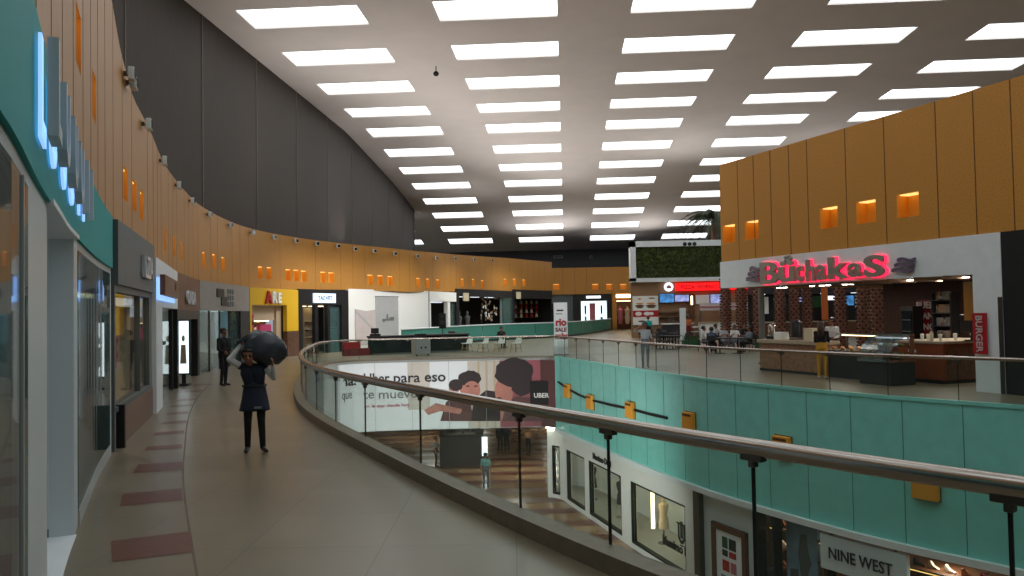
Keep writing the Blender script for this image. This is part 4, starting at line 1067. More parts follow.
box(0, r[1]-r[0], -.03, .1, 0, r[3]-r[2]).build('panel', 'wood_brown', t); box((r[1]-r[0])*.35, (r[1]-r[0])*.65, -.07, -.03, (r[3]-r[2])*.55, (r[3]-r[2])*.92).build('lamp', 'warm_glow', t)
r = RB(695.5, 295, 709, 304); t = tag(box(0, r[1]-r[0], -.1, 0, 0, r[3]-r[2]).build('wall_board', 'white_soft'), 'blank white board between the screens on the food court wall', 'board'); t.location = FBx.W(r[0], -.05, r[2])
r = RB(696, 306, 722, 318); t = thing('food_stall', 'pale food stall canopy with pink trim behind the diners', 'stall', FBx.W(r[0], -1.4), 0); w_ = 9
box(0, w_, 0, .1, 2.0, 2.55).build('canopy', 'poster_pale', t); box(0, w_, -.02, 0, 2.2, 2.32).build('trim', 'rose', t); box(0, w_, .1, .8, 0, 1.05).build('counter', 'white_soft', t); box(-.05, w_, .0, .85, 1.05, 1.12).build('worktop', 'stone_top', t)
for xx in (.05, w_-.15): box(xx, xx+.1, .3, .4, 1.1, 2.1).build('post', 'steel', t)
r = RB(659, 304, 688, 338); t = thing('food_counter', 'dark food counter with steel shelves under the blue menu screens', 'counter', FBx.W(r[0], -1.6), 0); w_ = r[1]-r[0]
box(0, w_, 0, .7, 0, 1.0).build('body', 'charcoal', t); box(-.05, w_+.05, -.05, .75, 1.0, 1.08).build('worktop', 'white_soft', t)
m = MB().box(0, w_, 1.2, 1.55, 1.5, 1.54); m.box(0, w_, 1.2, 1.55, 1.9, 1.94); m.build('shelf', 'steel', t); m = MB().box(.4, .9, .2, .6, 1.08, 1.45); m.box(1.4, 1.8, .2, .6, 1.08, 1.6); m.build('machine', 'steel', t)

# palm behind the orange wall's end
pp = aty(715, 300, 67.5)
pl = thing('palm_tree', 'tall palm with drooping dark fronds rising behind the planted wall', 'palm', (pp[0], pp[1], 0))
prof = []
for k in range(24): z = 9.7*k/24; r = .22-.06*k/24; prof += [(r, z), (r*1.15, z+.3)]
MB().lathe(prof, (0,0,0), 12).build('trunk', 'trunk', pl)
rnd = random.Random(6)
for k in range(26):
    a = 2*PI*k/26*1.618*3+rnd.uniform(-.2, .2); el = rnd.uniform(.1, 1.25); L = rnd.uniform(2.4, 3.7); pts = []
    for j in range(9):
        u = j/8; rr = L*u*math.cos(el*(1-.5*u)); z = 9.8+L*(u*math.sin(el)-u*u*(1.15-.2*el)); pts.append(Vector((rr*math.cos(a), rr*math.sin(a), z)))
    m = MB(); m.tube(pts, [.03*(1-.8*j/8) for j in range(9)], 5)
    sd = Vector((-math.sin(a), math.cos(a), 0))
    for j in range(1, 34):
        u = j/34*8; i = min(7, int(u)); p = pts[i].lerp(pts[i+1], u-i); d = (pts[i+1]-pts[i]).normalized(); ll = .5*math.sin(PI*(.1+.85*j/34))+.08
        for sgn in (-1, 1):
            tip = p + (sd*sgn*.8+d*.6+Vector((0,0,-.45)))*ll; m.face([p-d*.045, p+d*.045, tip])
    m.build('frond', 'palm_green', pl)

# ------------------------------------------------------------------ far band and its shops beyond the bridge
FY2 = 88.0
F2 = Frame((ax(545, FY2), FY2), (ax(700, FY2), FY2)); T2 = Matrix.Translation(F2.loc())
R2 = lambda *a: F2.R(*a)
r = R2(545, 267, 700, 293.5)
hs = [(F2.L(x, 287)[0], F2.L(x, 287)[1]) for x in (556, 595, 609, 623)]; m = MB(); q = 0
for c, z in hs:
    m.box(q, c-.35, -.3, .3, r[2], r[3]); m.box(c-.35, c+.35, -.3, .3, r[2], z-.32); m.box(c-.35, c+.35, -.3, .3, z+.32, r[3]); q = c+.35
m.box(q, F2.w+6, -.3, .3, r[2], r[3])
for k in range(14): m.box(.7+1.3*k, .73+1.3*k, -.305, -.3, r[2], r[3], 1) if all(abs(.7+1.3*k-c) > .45 for c, z in hs) else None
o = m.build('wall_far_band', ['orange_wood', 'orange_seam']); o.matrix_basis = T2; struct(o)
for c, z in hs: niche(T2 @ Matrix.Translation((c, -.305, z)), .69, .63, .4, 'tiny glowing niche in the far orange band beyond the bridge', 'niches in the far orange band')
m = MB().box(0, F2.w+6, .3, 16, r[3]-.3, r[3]); o = m.build('trim_11', 'charcoal'); o.matrix_basis = T2; struct(o)
zt2 = r[2]
m = MB().box(0, F2.w+6, 4, 4.2, 0, zt2); m.box(0, F2.w+6, .3, 4, zt2-.02, zt2+.1); o = m.build('wall_far_back', 'charcoal'); o.matrix_basis = T2; struct(o)
b0 = thing('shopfront', 'far dark shop bay directly behind the white totem', 'shopfront', F2.loc()); a = R2(545, 294, 573, 322)
box(0, a[1], -.1, .2, zt2-1.0, zt2).build('sign_band', 'slate', b0); m = MB().box(a[1]-.9, a[1], -.1, .2, 0, zt2-1); m.build('pier', 'slate', b0); box(.2, a[1]-.9, .05, .1, 0, zt2-1).build('glass', 'glass_dark', b0)
a = R2(573.5, 294, 610.5, 322)
b1 = thing('shopfront', 'far shop with a white and pink lit window in a black surround', 'shopfront', F2.W(a[0], 0)); w_ = a[1]-a[0]
b = R2(581, 301, 607, 322); x0, x1, zt_ = b[0]-a[0], b[1]-a[0], b[3]
m = MB().box(0, w_, -.2, .2, zt_, zt2); m.box(0, x0, -.2, .2, 0, zt_); m.box(x1, w_, -.2, .2, 0, zt_); m.build('portal', 'black', b1)
box(x0, x1, .3, .4, 0, zt_).build('window_display', 'screen_white', b1)
m = MB()
for u, v, ww, hh, mi in [(.45,.55,.22,.75,0),(.18,.7,.07,.3,1),(.8,.7,.07,.3,1),(.18,.35,.08,.25,2),(.8,.3,.1,.3,2)]: m.box(x0+(x1-x0)*(u-ww/2), x0+(x1-x0)*(u+ww/2), .25, .3, zt_*(v-hh/2), zt_*min(1, v+hh/2), mi)
m.build('display_goods', ['rose', 'charcoal', 'teal_shirt'], b1)
c = R2(586, 295.8, 600.5, 298.4); box(c[0]-a[0], c[1]-a[0], -.26, -.2, c[2], c[3]).build('lit_sign', 'white_glow', b1)
a = R2(612, 293.5, 640, 322)
b2 = thing('shopfront', 'far warm-lit shop with a glowing golden sign at the right end of the far band', 'shopfront', F2.W(a[0], 0)); w_ = a[1]-a[0]
c = R2(616, 294.3, 632, 297.6); box(0, w_, -.1, .2, zt2-.75, zt2).build('sign_band', 'orange_wood', b2); box(c[0]-a[0], c[1]-a[0], -.2, -.1, c[2], c[3]).build('lit_sign', 'warm_glow', b2)
box(0, .5, -.1, .2, 0, zt2-.75).build('pier', 'orange_wood', b2); box(.5, w_, 2, 2.1, 0, zt2-.75).build('back_wall', 'wood_brown', b2)
m = MB()
for k in range(4): m.lathe([(.2,0),(.3,.7),(.22,1.1),(.3,1.6),(.1,1.75),(.12,1.95)], (1.0+.8*k, .8, .6), 8, k % 3)
m.build('mannequin', ['rose', 'beige', 'red_deep'], b2); box(.6, w_-.3, .6, 1.0, zt2-.85, zt2-.78).build('lamp', 'warm_glow', b2)
for i, x in enumerate((558, 594, 622)):
    p = aty(x, 257, 104.2)
    t = thing('wall_lamp', ['rectangular wall lamp on the dark end wall, leftmost of three', 'rectangular wall lamp on the dark end wall, middle of three', 'rectangular wall lamp on the dark end wall, rightmost of three'][i], 'wall lamp', (p[0], p[1]-.02, p[2]))
    m = MB().box(-.6, .6, -.25, 0, -.18, -.1); m.box(-.6, .6, -.25, 0, .1, .18); m.box(-.6, -.5, -.25, 0, -.1, .1); m.box(.5, .6, -.25, 0, -.1, .1); m.build('frame', 'mid_grey', t); box(-.5, .5, -.2, -.02, -.1, .1).build('lens', 'glass_dark', t)

for lx in (2, 6, 10, 14): a = FA.W(lx, 1.0); flood_or_fill(a[0], a[1], 7.6, -FA.n[0]*.5, -FA.n[1]*.5, 1, 45)  # fill lamps added above the orange wall, no fixtures, to lift the ceiling
for x, y, z in ((14, 66, 7.8), (26, 66, 7.8), (6, 93, 7.2), (16, 93, 7.2)): flood_or_fill(x, y, z, -.2, -.7, 1, 150)  # more unseen fill lamps, added to brighten the far ceiling

for lx, ly, e in ((3, 2.4, 30), (7.6, 2.2, 45), (9.2, 3.4, 45)):
    a = FA.W(lx, ly); downlight(a[0], a[1], 2.86, e, .6)
# ------------------------------------------------------------------ amber boxes and cable on the teal cladding
for i, (x, y) in enumerate([(569,391),(592,402),(632,410),(691,421.5),(784,447),(927,486)]):
    q = VOID.px(x, y, S_CORNER+.3); p = VOID.pt(q, .004); z = aty(x, y, p[1])[2]; tv = -VOID.tan(q)
    order = ['first', 'second', 'third', 'fourth', 'fifth', 'sixth'][i]
    e = thing('amber_box', 'amber box lamp on the teal cladding, %s counted from the photo banner' % order, 'wall light', (p[0], p[1], z), math.atan2(VOID.tan(q)[1], VOID.tan(q)[0]) , 'amber boxes on the teal cladding')
    s_ = .58
    box(-s_/2, s_/2, -.16, 0, -s_/2, s_/2).build('case', 'niche_orange', e, bevel=.02); box(-s_/2-.02, s_/2+.02, -.02, .0, -s_/2-.02, s_/2+.02).build('back_plate', 'orange_seam', e)
    MB().box(-s_*.4, s_*.4, -.17, -.16, s_*.30, s_*.42).build('vent', 'orange_seam', e)
pts = []
for x, y in [(556,384),(569,391),(580,397),(592,402),(612,407),(632,411),(650,416),(668,420)]:
    q = VOID.px(x, y, S_CORNER+.3); p = VOID.pt(q, .03); pts.append((p[0], p[1], float(aty(x, y-2, p[1])[2])))
tag(MB().tube(pts, .05, 8).build('cable', 'near_black'), 'black sagging cable linking the amber boxes on the teal cladding', 'cable')

# ------------------------------------------------------------------ photo banner on the bridge edge
qa, qb = S_FARL-.6, S_CORNER-.35
bn = thing('photo_banner', 'long printed banner of young people, hung on the bridge edge across the void', 'banner', (*VOID.pt((qa+qb)/2), 0))
def bstrip(x0, x1, z0, z1, o, m, nm, k=.006):
    a = VOID.px(x0, 400, S_FARL-2, S_CORNER+1); b = VOID.px(x1, 400, S_FARL-2, S_CORNER+1); g = MB(); strip(g, VOID, min(a, b), max(a, b), z0, z1, o, o+k, 0, .5); return g.build(nm, m, bn, True)
bstrip(338, 556, -3.28, -.12, .012, 'banner_white', 'sheet')
def bz(x, y):
    q = VOID.px(x, 400, S_FARL-2, S_CORNER+1); return float(aty(x, y, VOID.pt(q)[1])[2])
bstrip(408, 430, -2.35, -.13, .02, 'photo_pale', 'photo_field'); bstrip(468, 500, -3.27, -.13, .02, 'photo_pale', 'photo_field'); bstrip(500, 556, -3.27, -.13, .022, 'photo_rose', 'photo_field')
for x in (478, 486, 494): bstrip(x, x+2, -3.27, -.13, .028, 'beige', 'photo_stripe')
bstrip(541, 556, -3.27, -.13, .03, 'photo_maroon', 'photo_stripe')
for xx in (338.5, 375, 412, 449, 486, 523): bstrip(xx, xx+.35, -3.28, -.12, .034, 'light_grey', 'seam')
def bell(nm, mt, x, y, rx_, ry_, lay):
    q = VOID.px(x, 400, S_FARL-2, S_CORNER+1); p = VOID.pt(q, .03+.004*lay); tv = VOID.tan(q); z = bz(x, y); s_ = p[1]/800
    T = Matrix.Translation((p[0], p[1], z)) @ Matrix.Rotation(math.atan2(tv[1], tv[0]), 4, 'Z'); g = MB()
    n = 26; rnd = random.Random(int(x*7+y)); jig = .07 if 'hair' in nm else 0
    poly = [(rx_*s_*math.cos(2*PI*k/n)*(1+jig*rnd.uniform(-1,1)), ry_*s_*math.sin(2*PI*k/n)*(1+jig*rnd.uniform(-1,1))) for k in range(n)]
    g.prism(poly, -.004, 0); shift(g, T=T).build(nm, mt, bn, True)
def bpoly(nm, mt, pp, lay):
    P = [(float(VOID.pt(VOID.px(x, 400, S_FARL-2, S_CORNER+1), .03+.004*lay)[0]), float(VOID.pt(VOID.px(x, 400, S_FARL-2, S_CORNER+1), .03+.004*lay)[1]), bz(x, y)) for x, y in pp]
    g = MB(); g.face(P); g.build(nm, mt, bn, True)
# figures of the photo: two men on the left, a woman with big dark hair on the right
bpoly('photo_shirt', 'photo_dark', [(470,421),(474,400),(486,390),(500,392),(505,405),(504,421)], 1)
bpoly('photo_shirt', 'photo_maroon', [(440,421),(446,402),(456,396),(470,402),(474,421)], 1)
bell('photo_face', 'photo_skin', 454, 390, 5, 8, 2); bell('photo_hair', 'photo_dark', 456, 385, 7, 6, 3)
bell('photo_face', 'photo_skin', 470, 388, 10, 12, 3); bell('photo_hair', 'photo_dark', 470, 378.5, 11.5, 8, 4); bell('photo_face', 'photo_skin', 472, 390, 8.5, 9, 5)
bell('photo_brow', 'photo_dark', 468, 386, 2, .7, 6); bell('photo_brow', 'photo_dark', 476, 386, 2, .7, 6); bell('photo_mouth', 'photo_maroon', 472, 396, 3.4, 1.2, 6)
bpoly('photo_arm', 'photo_skin', [(424,410),(436,403),(462,409),(460,414),(440,411),(428,415)], 5)
bpoly('photo_shirt', 'photo_maroon', [(500,421),(504,404),(516,396),(534,398),(544,410),(548,421)], 2)
bell('photo_face', 'photo_skin', 504, 391, 9, 15, 3); bpoly('photo_neck', 'photo_skin', [(500,400),(512,400),(516,421),(500,421)], 3)
bell('photo_hair', 'photo_dark', 514.5, 372.5, 19.5, 14.5, 5); bell('photo_hair', 'photo_dark', 522, 384, 11, 12, 5); bell('photo_mouth', 'photo_maroon', 499, 398, 2.6, 1.2, 6)
fl_ = Frame(VOID.pt(VOID.px(530, 400, S_FARL-2, S_CORNER+1), .10), VOID.pt(VOID.px(552.5, 400, S_FARL-2, S_CORNER+1), .10)); lr = fl_.R(530, 381, 552.5, 404.5)
TL = Matrix.Translation(fl_.loc()) @ Matrix.Rotation(fl_.rz, 4, 'Z')
shift(box(lr[0], lr[1], -.004, .004, lr[2], lr[3]), T=TL).build('logo_square', 'near_black', bn, True)
g = text_mb('UBER', .30, .006, .006); shift(g, (lr[0]+lr[1])/2, -.008, fl_.L(541, 397.5)[1]); shift(g, T=TL).build('lettering', 'white_soft', bn, True)
def bword(w, x0, x1, ybase, size, mt, lay=9, bold=.006):
    xm = (x0+x1)/2; q = VOID.px(xm, 400, S_FARL-2, S_CORNER+1); p = VOID.pt(q, .03+.004*lay); tv = VOID.tan(q)
    g = text_mb(w, size, .006, bold); vx = [v[0] for v in g.v]; qa_ = VOID.pt(VOID.px(x0, 400, S_FARL-2, S_CORNER+1)); qb_ = VOID.pt(VOID.px(x1, 400, S_FARL-2, S_CORNER+1)); k = float(np.linalg.norm(qb_-qa_))/(max(vx)-min(vx))
    c = (max(vx)+min(vx))/2
    T = Matrix.Translation((p[0], p[1], bz(xm, ybase))) @ Matrix.Rotation(math.atan2(tv[1], tv[0]), 4, 'Z') @ Matrix.Diagonal((k, 1, 1, 1)) @ Matrix.Translation((-c, 0, 0))
    shift(g, T=T).build('lettering', mt, bn, True)
for w, a, b, y in [('nas', 341, 358, 385.5), ('Uber', 364, 390, 383), ('para', 394, 420.5, 382.2), ('eso', 425, 446, 381.3)]: bword(w, a, b, y, .66, 'letter_dark', 9, .012)
for w, a, b, y in [('que', 341, 351, 399), ('te', 363, 374, 398.5), ('mueve', 379, 417, 398)]: bword(w, a, b, y, .60, 'mid_grey', 9, .004)
bword('viaja con la app desde hoy', 350, 410, 407, .2, 'rose', 9)

# ------------------------------------------------------------------ lower level shops under the teal band
SC0 = S_CORNER+.3
def vq(x, y=470): return VOID.px(x, y, SC0)
LH = BAND-.16
def lz(x, y, q, off=0): return float(aty(x, y, VOID.pt(q, off)[1])[2])
OF = -.12
t = thing('shopfront', 'lower white shopfront with tall windows and a dark crest on the glass', 'shopfront', (*VOID.pt(vq(620)), LOW))
qs = {x: vq(x, 480) for x in (549, 560, 564, 582, 586, 618, 627, 681, 690, 697)}
def lstrip(nm, m, a, b, z0, z1, o0, o1, parent=None, world=True):
    g = MB(); strip(g, VOID, a, b, z0, z1, o0, o1, 0, .3); return g.build(nm, m, parent if parent is not None else t, world)
q0, q1 = qs[560]-.9, qs[690]
WT, WBt = -4.15, -6.42
lstrip('fascia', 'white_soft', q0, q1, WT, LH, OF-.25, OF); lstrip('base', 'white_soft', q0, q1, LOW, WBt, OF-.25, OF)
wins = [(qs[560]-.7, qs[560]-.25), (qs[564], qs[582]), (qs[586], qs[618]), (qs[627], qs[681])]
ed = [q0] + [v for w in wins for v in w] + [q1]
for a, b in zip(ed[0::2], ed[1::2]): lstrip('pier', 'white_soft', a, b, WBt, WT, OF-.25, OF)
for a, b in wins:
    g = MB(); e = .07
    strip(g, VOID, a, a+e, WBt, WT, OF-.2, OF-.02, 0, .1); strip(g, VOID, b-e, b, WBt, WT, OF-.2, OF-.02, 0, .1); strip(g, VOID, a, b, WT-e, WT, OF-.2, OF-.02); strip(g, VOID, a, b, WBt, WBt+e, OF-.2, OF-.02)
    g.build('window_frame', 'near_black', t, True); lstrip('window_glass', 'clear_glass', a+e, b-e, WBt+e, WT-e, OF-.12, OF-.10)
lstrip('back_wall', 'white_paint', q0, q1, LOW, LH, -2.3, -2.2); lstrip('soffit', 'white_soft', q0, q1, WT+.05, WT+.1, -2.2, OF-.2); lstrip('window_floor', 'poster_grey', q0, q1, WBt-.02, WBt, -2.2, OF-.2)
for i, q in enumerate((qs[564]+.5, qs[586]+.9, qs[627]+.5, qs[681]-.5)):
    p = VOID.pt(q, -1.2); mq = thing('mannequin', ['dark mannequin in the second window of the lower white shop', 'dark mannequin in the third window of the lower white shop', 'beige mannequin at the left of the crest window of the lower white shop', 'beige mannequin at the right of the crest window of the lower white shop'][i], 'mannequin', (p[0], p[1], WBt))
    MB().lathe([(.22,0),(.22,.03),(.03,.05),(.03,.5)], (0,0,0), 12).build('stand', 'steel', mq)
    MB().lathe([(.05,.5),(.2,.55),(.17,.9),(.13,1.05),(.2,1.35),(.17,1.45),(.05,1.5),(.05,1.58),(.09,1.65),(.08,1.8),(.02,1.85)], (0,0,0), 14).build('torso', 'beige' if i > 1 else 'charcoal', mq, smooth=True)
p = VOID.pt(qs[627]+.55, -.75); MB().tube([(p[0],p[1],WBt+.6),(p[0],p[1],WT-.2)], .07, 8).build('display_light', 'warm_glow', t, True)
lstrip('lamp', 'warm_glow', q0+.5, q1-.5, WT+.0, WT+.04, -1.0, -.8)
def vword(w, x0, x1, z, size, mt, parent, off=OF+.02, bold=.01, nm='lettering', y=470):
    qa_, qb_ = vq(x0, y), vq(x1, y); q = (qa_+qb_)/2; p = VOID.pt(q, off); tv = VOID.tan(q)
    g = text_mb(w, size, .02, bold); vx = [v[0] for v in g.v]; k = abs(qb_-qa_)/(max(vx)-min(vx)); c = (max(vx)+min(vx))/2
    T = Matrix.Translation((p[0], p[1], z)) @ Matrix.Rotation(math.atan2(tv[1], tv[0]), 4, 'Z') @ Matrix.Diagonal((k, 1, 1, 1)) @ Matrix.Translation((-c, 0, 0))
    return shift(g, T=T).build(nm, mt, parent, True)
vword('Massimo Dutti', 591, 609, -3.98, .34, 'letter_dark', t)
vword('Massimo D', 656, 681.5, -5.80, .42, 'letter_dark', t, OF-.09, .012)
qc = vq(675.5, 520); p = VOID.pt(qc, OF-.085); tv = VOID.tan(qc); T = Matrix.Translation((p[0], p[1], -5.10)) @ Matrix.Rotation(math.atan2(tv[1], tv[0]), 4, 'Z'); g = MB()
g.prism([(-.22,.28),(-.14,.28),(-.14,-.18),(-.05,-.28),(.05,-.28),(.14,-.18),(.14,.28),(.22,.28),(.22,-.22),(.08,-.38),(-.08,-.38),(-.22,-.22)], -.01, .01)
g.box(-.06, -.01, -.01, .01, -.2, .34); g.box(.03, .08, -.01, .01, -.2, .34); g.box(-.3, .3, -.01, .01, .22, .28); g.box(-.1, .1, -.01, .01, -.46, -.42); shift(g, T=T).build('crest', 'letter_dark', t, True)

t = thing('shopfront', 'lower pale blue wall bay beside a dark metal post, right of the white shop', 'shopfront', (*VOID.pt(vq(720, 520)), LOW))
lstrip('post', 'steel_dark', qs[690]+.02, qs[690]+.36, LOW, LH, OF-.25, OF+.05)
qz = vq(751, 520); lstrip('wall_panel', 'white_metal', qs[690]+.36, qz, LOW, LH, OF-.3, OF-.12)
qa_, qb_ = vq(708, 550), vq(742, 550)
po = thing('framed_poster', 'poster with bright prints in a broad wooden frame on the pale blue lower wall', 'poster', (*VOID.pt((qa_+qb_)/2), LOW))
zt_ = -4.28
g = MB(); strip(g, VOID, qa_, qa_+.17, LOW+.1, zt_, OF-.12, OF+.0, 0, .1); strip(g, VOID, qb_-.17, qb_, LOW+.1, zt_, OF-.12, OF+.0, 0, .1); strip(g, VOID, qa_, qb_, zt_-.17, zt_, OF-.12, OF+.0); strip(g, VOID, qa_, qb_, LOW+.1, LOW+.27, OF-.12, OF+.0); g.build('frame', 'wood_brown', po, True)
lstrip('sheet', 'banner_white', qa_+.17, qb_-.17, LOW+.27, zt_-.17, OF-.12, OF-.06, po)
L_ = qb_-qa_
for k, (u0, u1, z0, z1, mt) in enumerate([(.3,.46,-4.95,-4.62,'green_dark'),(.5,.7,-4.95,-4.62,'charcoal'),(.3,.46,-5.18,-5.0,'charcoal'),(.5,.7,-5.18,-5.0,'red'),(.3,.5,-5.62,-5.3,'red'),(.54,.7,-5.62,-5.3,'rose'),(.25,.7,-6.2,-5.75,'paper_blue')]):
    lstrip('print', mt, qa_+L_*u0, qa_+L_*u1, z0, z1, OF-.06, OF-.05, po)

t = thing('shopfront', 'lower shoe shop with lit shelves and a blue-grey picture panel', 'shopfront', (*VOID.pt(vq(860, 540)), LOW))
qe = VOID.L-1; qn = vq(751, 520)
lstrip('back_wall', 'wood_brown', qn, qe, LOW, LH, -1.6, -1.5); lstrip('soffit', 'charcoal', qn, qe, LH-.1, LH-.02, -1.5, OF-.1)
for a, b in ((751, 755), (768.5, 770.5), (820, 824)): lstrip('post', 'near_black', vq(a, 540), vq(b, 540), LOW, LH, OF-.3, OF)
qp0, qp1 = vq(772, 540), vq(803, 540)
lstrip('picture_panel', 'paper_blue', qp0, qp1, LOW, LH-.1, OF-.5, OF-.4)
g = MB(); qc = vq(790, 540); p = VOID.pt(qc, OF-.39); tv = VOID.tan(qc); T = Matrix.Translation((p[0], p[1], -4.85)) @ Matrix.Rotation(math.atan2(tv[1], tv[0]), 4, 'Z')
g.prism([(-.12,.9),(.06,.95),(.12,.5),(.22,.2),(.10,-.1),(.12,-.6),(.2,-1.0),(.02,-1.0),(-.02,-.5),(-.14,-1.05),(-.3,-1.0),(-.12,-.5),(-.16,0),(-.22,.4)], -.006, .006); g.prism([(-.5,-.1),(-.25,-.05),(-.2,-.35),(-.52,-.4)], -.008, .006); shift(g, T=T).build('picture_figure', 'slate', t, True)
SHOES = {}
for c_, mt in (('black', 'near_black'), ('brown', 'wood_red'), ('beige', 'beige'), ('dark red', 'red_deep')):
    h = MB().prism([(-.11,0),(.05,0),(.13,0),(.135,.03),(.09,.05),(.02,.075),(-.04,.13),(-.06,.17),(-.11,.16),(-.12,.08)], -.04, .04); SHOES[c_] = h.build('shoe', mt, bevel=.012)
for (a, b) in ((755.5, 768), (804, 819.5), (824.5, 960), (962, 1080)):
    qa_, qb_ = vq(a, 545), vq(min(b, 1060), 545) if b < 1060 else qe-.5
    for k in range(5):
        zz = -6.2+.55*k
        lstrip('shelf', 'wood_brown', qa_, qb_, zz, zz+.04, -1.45, OF-.35); lstrip('shelf_light', 'niche_lamp' if k == 4 else 'food_gold', qa_+.05, qb_-.05, zz-.03, zz-.003, OF-.45, OF-.37)
        if k < 2: continue
        n = max(2, int((qb_-qa_)/.34)); rnd = random.Random(k*31+int(a))
        for j in range(n):
            q = qa_+(qb_-qa_)*(j+.5)/n; p = VOID.pt(q, -.75); tv = VOID.tan(q)
            c_ = rnd.choice(sorted(SHOES)); o = SHOES[c_].copy() if SHOES[c_].get('label') else SHOES[c_]
            if o is not SHOES[c_]: COL.objects.link(o)
            o.location = (p[0], p[1], zz+.04); o.rotation_euler = (0, 0, math.atan2(tv[1], tv[0])+rnd.uniform(-.3, .3)); tag(o, c_+' shoe on a lit shelf of the lower shoe shop', 'shoe', 'shoes on the lower shop shelves')
qa_, qb_ = vq(822.5, 550), vq(908, 560)
pa, pb = VOID.pt(qa_, OF+.2), VOID.pt(qb_, OF+.2); fn = Frame(pa, pb)
nw = thing('hanging_sign', 'white box sign with thin black capital letters hung below the teal band', 'sign', fn.loc(LH-.02), fn.rz)
zz1 = -.06; zz0 = -.92
box(0, fn.w, 0, .14, zz0, zz1).build('panel', 'white_metal', nw, bevel=.008)
g = text_mb('NINE WEST', .40, .02, .002); vx = [v[0] for v in g.v]; k = fn.w*.74/(max(vx)-min(vx)); shift(g, T=Matrix.Translation((fn.w*.48, -.012, -.62)) @ Matrix.Diagonal((k, 1, 1, 1))).build('lettering', 'letter_dark', nw)
for xx in (.3, fn.w-.3): box(xx-.02, xx+.02, .05, .09, zz1, .05).build('hanger', 'steel_dark', nw)

# pendant light at the corner of the lower ceiling
p = aty(551, 425, 38); t = thing('pendant_lamp', 'dark box lamp with a bright underside at the lower corner beside the white shop', 'lamp', (p[0], p[1], p[2]-.12))
MB().box(-.3, .3, -.2, .2, .06, .4).build('housing', 'black', t, bevel=.03); MB().box(-.25, .25, -.22, .16, 0, .06).build('lens', 'spot_glow', t); MB().tube([(0,0,.4),(0,0,BAND-p[2]+.12)], .03, 6).build('rod', 'black', t)
for x, y in ((-8, 42), (0, 44), (6, 48), (-6, 56), (3, 60), (-3, 70), (8, 66), (12, 44)):  # invented downlights, out of view, put in to brighten the lower hall
    t = thing('added_ceiling_lamp', 'round white downlight in the ceiling of the lower hall', 'ceiling light', (x, y, BAND), 0, 'downlights of the lower hall'); downlight(x, y, BAND-.1, 100)
    MB().lathe([(.5,-.06),(.5,0)], (0,0,0), 16).build('rim', 'white_paint', t); MB().lathe([(.42,-.08),(.42,-.06)], (0,0,0), 16).build('lens', 'spot_glow', t)
# lower kiosk
a = at(440, 468, LOW); b = at(482, 468, LOW); kx, ky = a[0], a[1]; kw = b[0]-a[0]
kb = thing('lower_kiosk', 'large dark kiosk counter with monitors on the lower floor', 'kiosk', (kx, ky, LOW))
box(0, kw, 0, 2.2, 0, 1.75).build('body', 'charcoal', kb); box(-.05, kw+.05, -.05, 2.25, 1.75, 1.83).build('worktop', 'near_black', kb)
m = MB().box(.9, 1.7, .4, .5, 2.0, 2.5); m.box(1.25, 1.35, .42, .48, 1.83, 2.0); m.build('monitor', 'black', kb); m = MB().box(kw-.6, kw-.1, .5, .6, 1.95, 2.6); m.box(kw-.4, kw-.3, .52, .58, 1.83, 1.95); m.build('monitor', 'black', kb)
m = MB().tube([(1.2,.9,1.83),(1.2,.9,2.3)], .03, 6); m.build('lamp_stem', 'steel_dark', kb); box(.8, 1.9, .8, 1.0, 2.3, 2.38).build('lamp', 'spot_glow', kb)
a = at(481.5, 466, LOW); ts = thing('screen_totem', 'slim totem with a bright pale screen at the right end of the lower kiosk', 'screen', (a[0], a[1]-.3, LOW)); s_ = a[1]/800
box(0, 7*s_, 0, .2, 0, 1.75).build('body', 'charcoal', ts); box(.03, 7*s_-.03, -.015, 0, .62, 1.7).build('display', 'screen_white', ts)

# ------------------------------------------------------------------ bridge furniture
a = at(356, 356, 0); b = at(470, 350, 0)
fb = Frame((a[0], a[1]), (b[0], a[1]+3.0))
kb = thing('bar_counter', 'long black bar counter on the bridge in front of the white hoarding', 'counter', fb.loc(), fb.rz)
m = MB().box(.9, fb.w, 0, .8, 0, .92); m.build('body', 'black_gloss', kb); box(.85, fb.w+.05, -.05, .85, .92, 1.0).build('top', 'charcoal', kb); box(.9, fb.w, -.01, 0, .0, .08).build('plinth', 'mid_grey', kb)
rc_ = thing('red_box_stack', 'stepped red display boxes at the left end of the bar counter', 'display', fb.W(-.55, .1), fb.rz)
box(0, 1.35, 0, .6, 0, .38).build('lower_box', 'red_deep', rc_); box(0, .85, .05, .55, .38, .72).build('upper_box', 'red', rc_)
a = at(417, 355.5, 0); s_ = a[1]/800
mc = thing('ice_cart', 'light grey square cart with two dark knobs in front of the black bar counter', 'cart', (a[0], a[1]-.6, 0), fb.rz)
box(0, 16*s_, 0, .6, .08, .86).build('body', 'poster_grey', mc, bevel=.02); m = MB()
for u in (.38, .66): m.ball((16*s_*u, -.02, .42), (.055,.04,.055), 8, 6)
m.build('knob', 'charcoal', mc); box(.12, 16*s_-.2, .1, .4, .95, 1.12).build('screen', 'black', mc); box(.2, 16*s_-.28, .2, .3, .86, .96).build('screen_foot', 'black', mc)
for u in (.1, 16*s_-.1): MB().lathe([(.04,0),(.05,.04),(.04,.08)], (u, .1, 0), 8).build('caster', 'black', mc)
tl = thing('till', 'small black till at the left end of the bar counter', 'till', fb.W(1.15, .3, 1.0), fb.rz); box(-.25, .25, -.15, .15, 0, .12).build('base', 'black', tl); box(-.22, .2, .0, .05, .14, .42).build('screen', 'black', tl); box(-.05, .05, .0, .05, .1, .16).build('neck', 'black', tl)
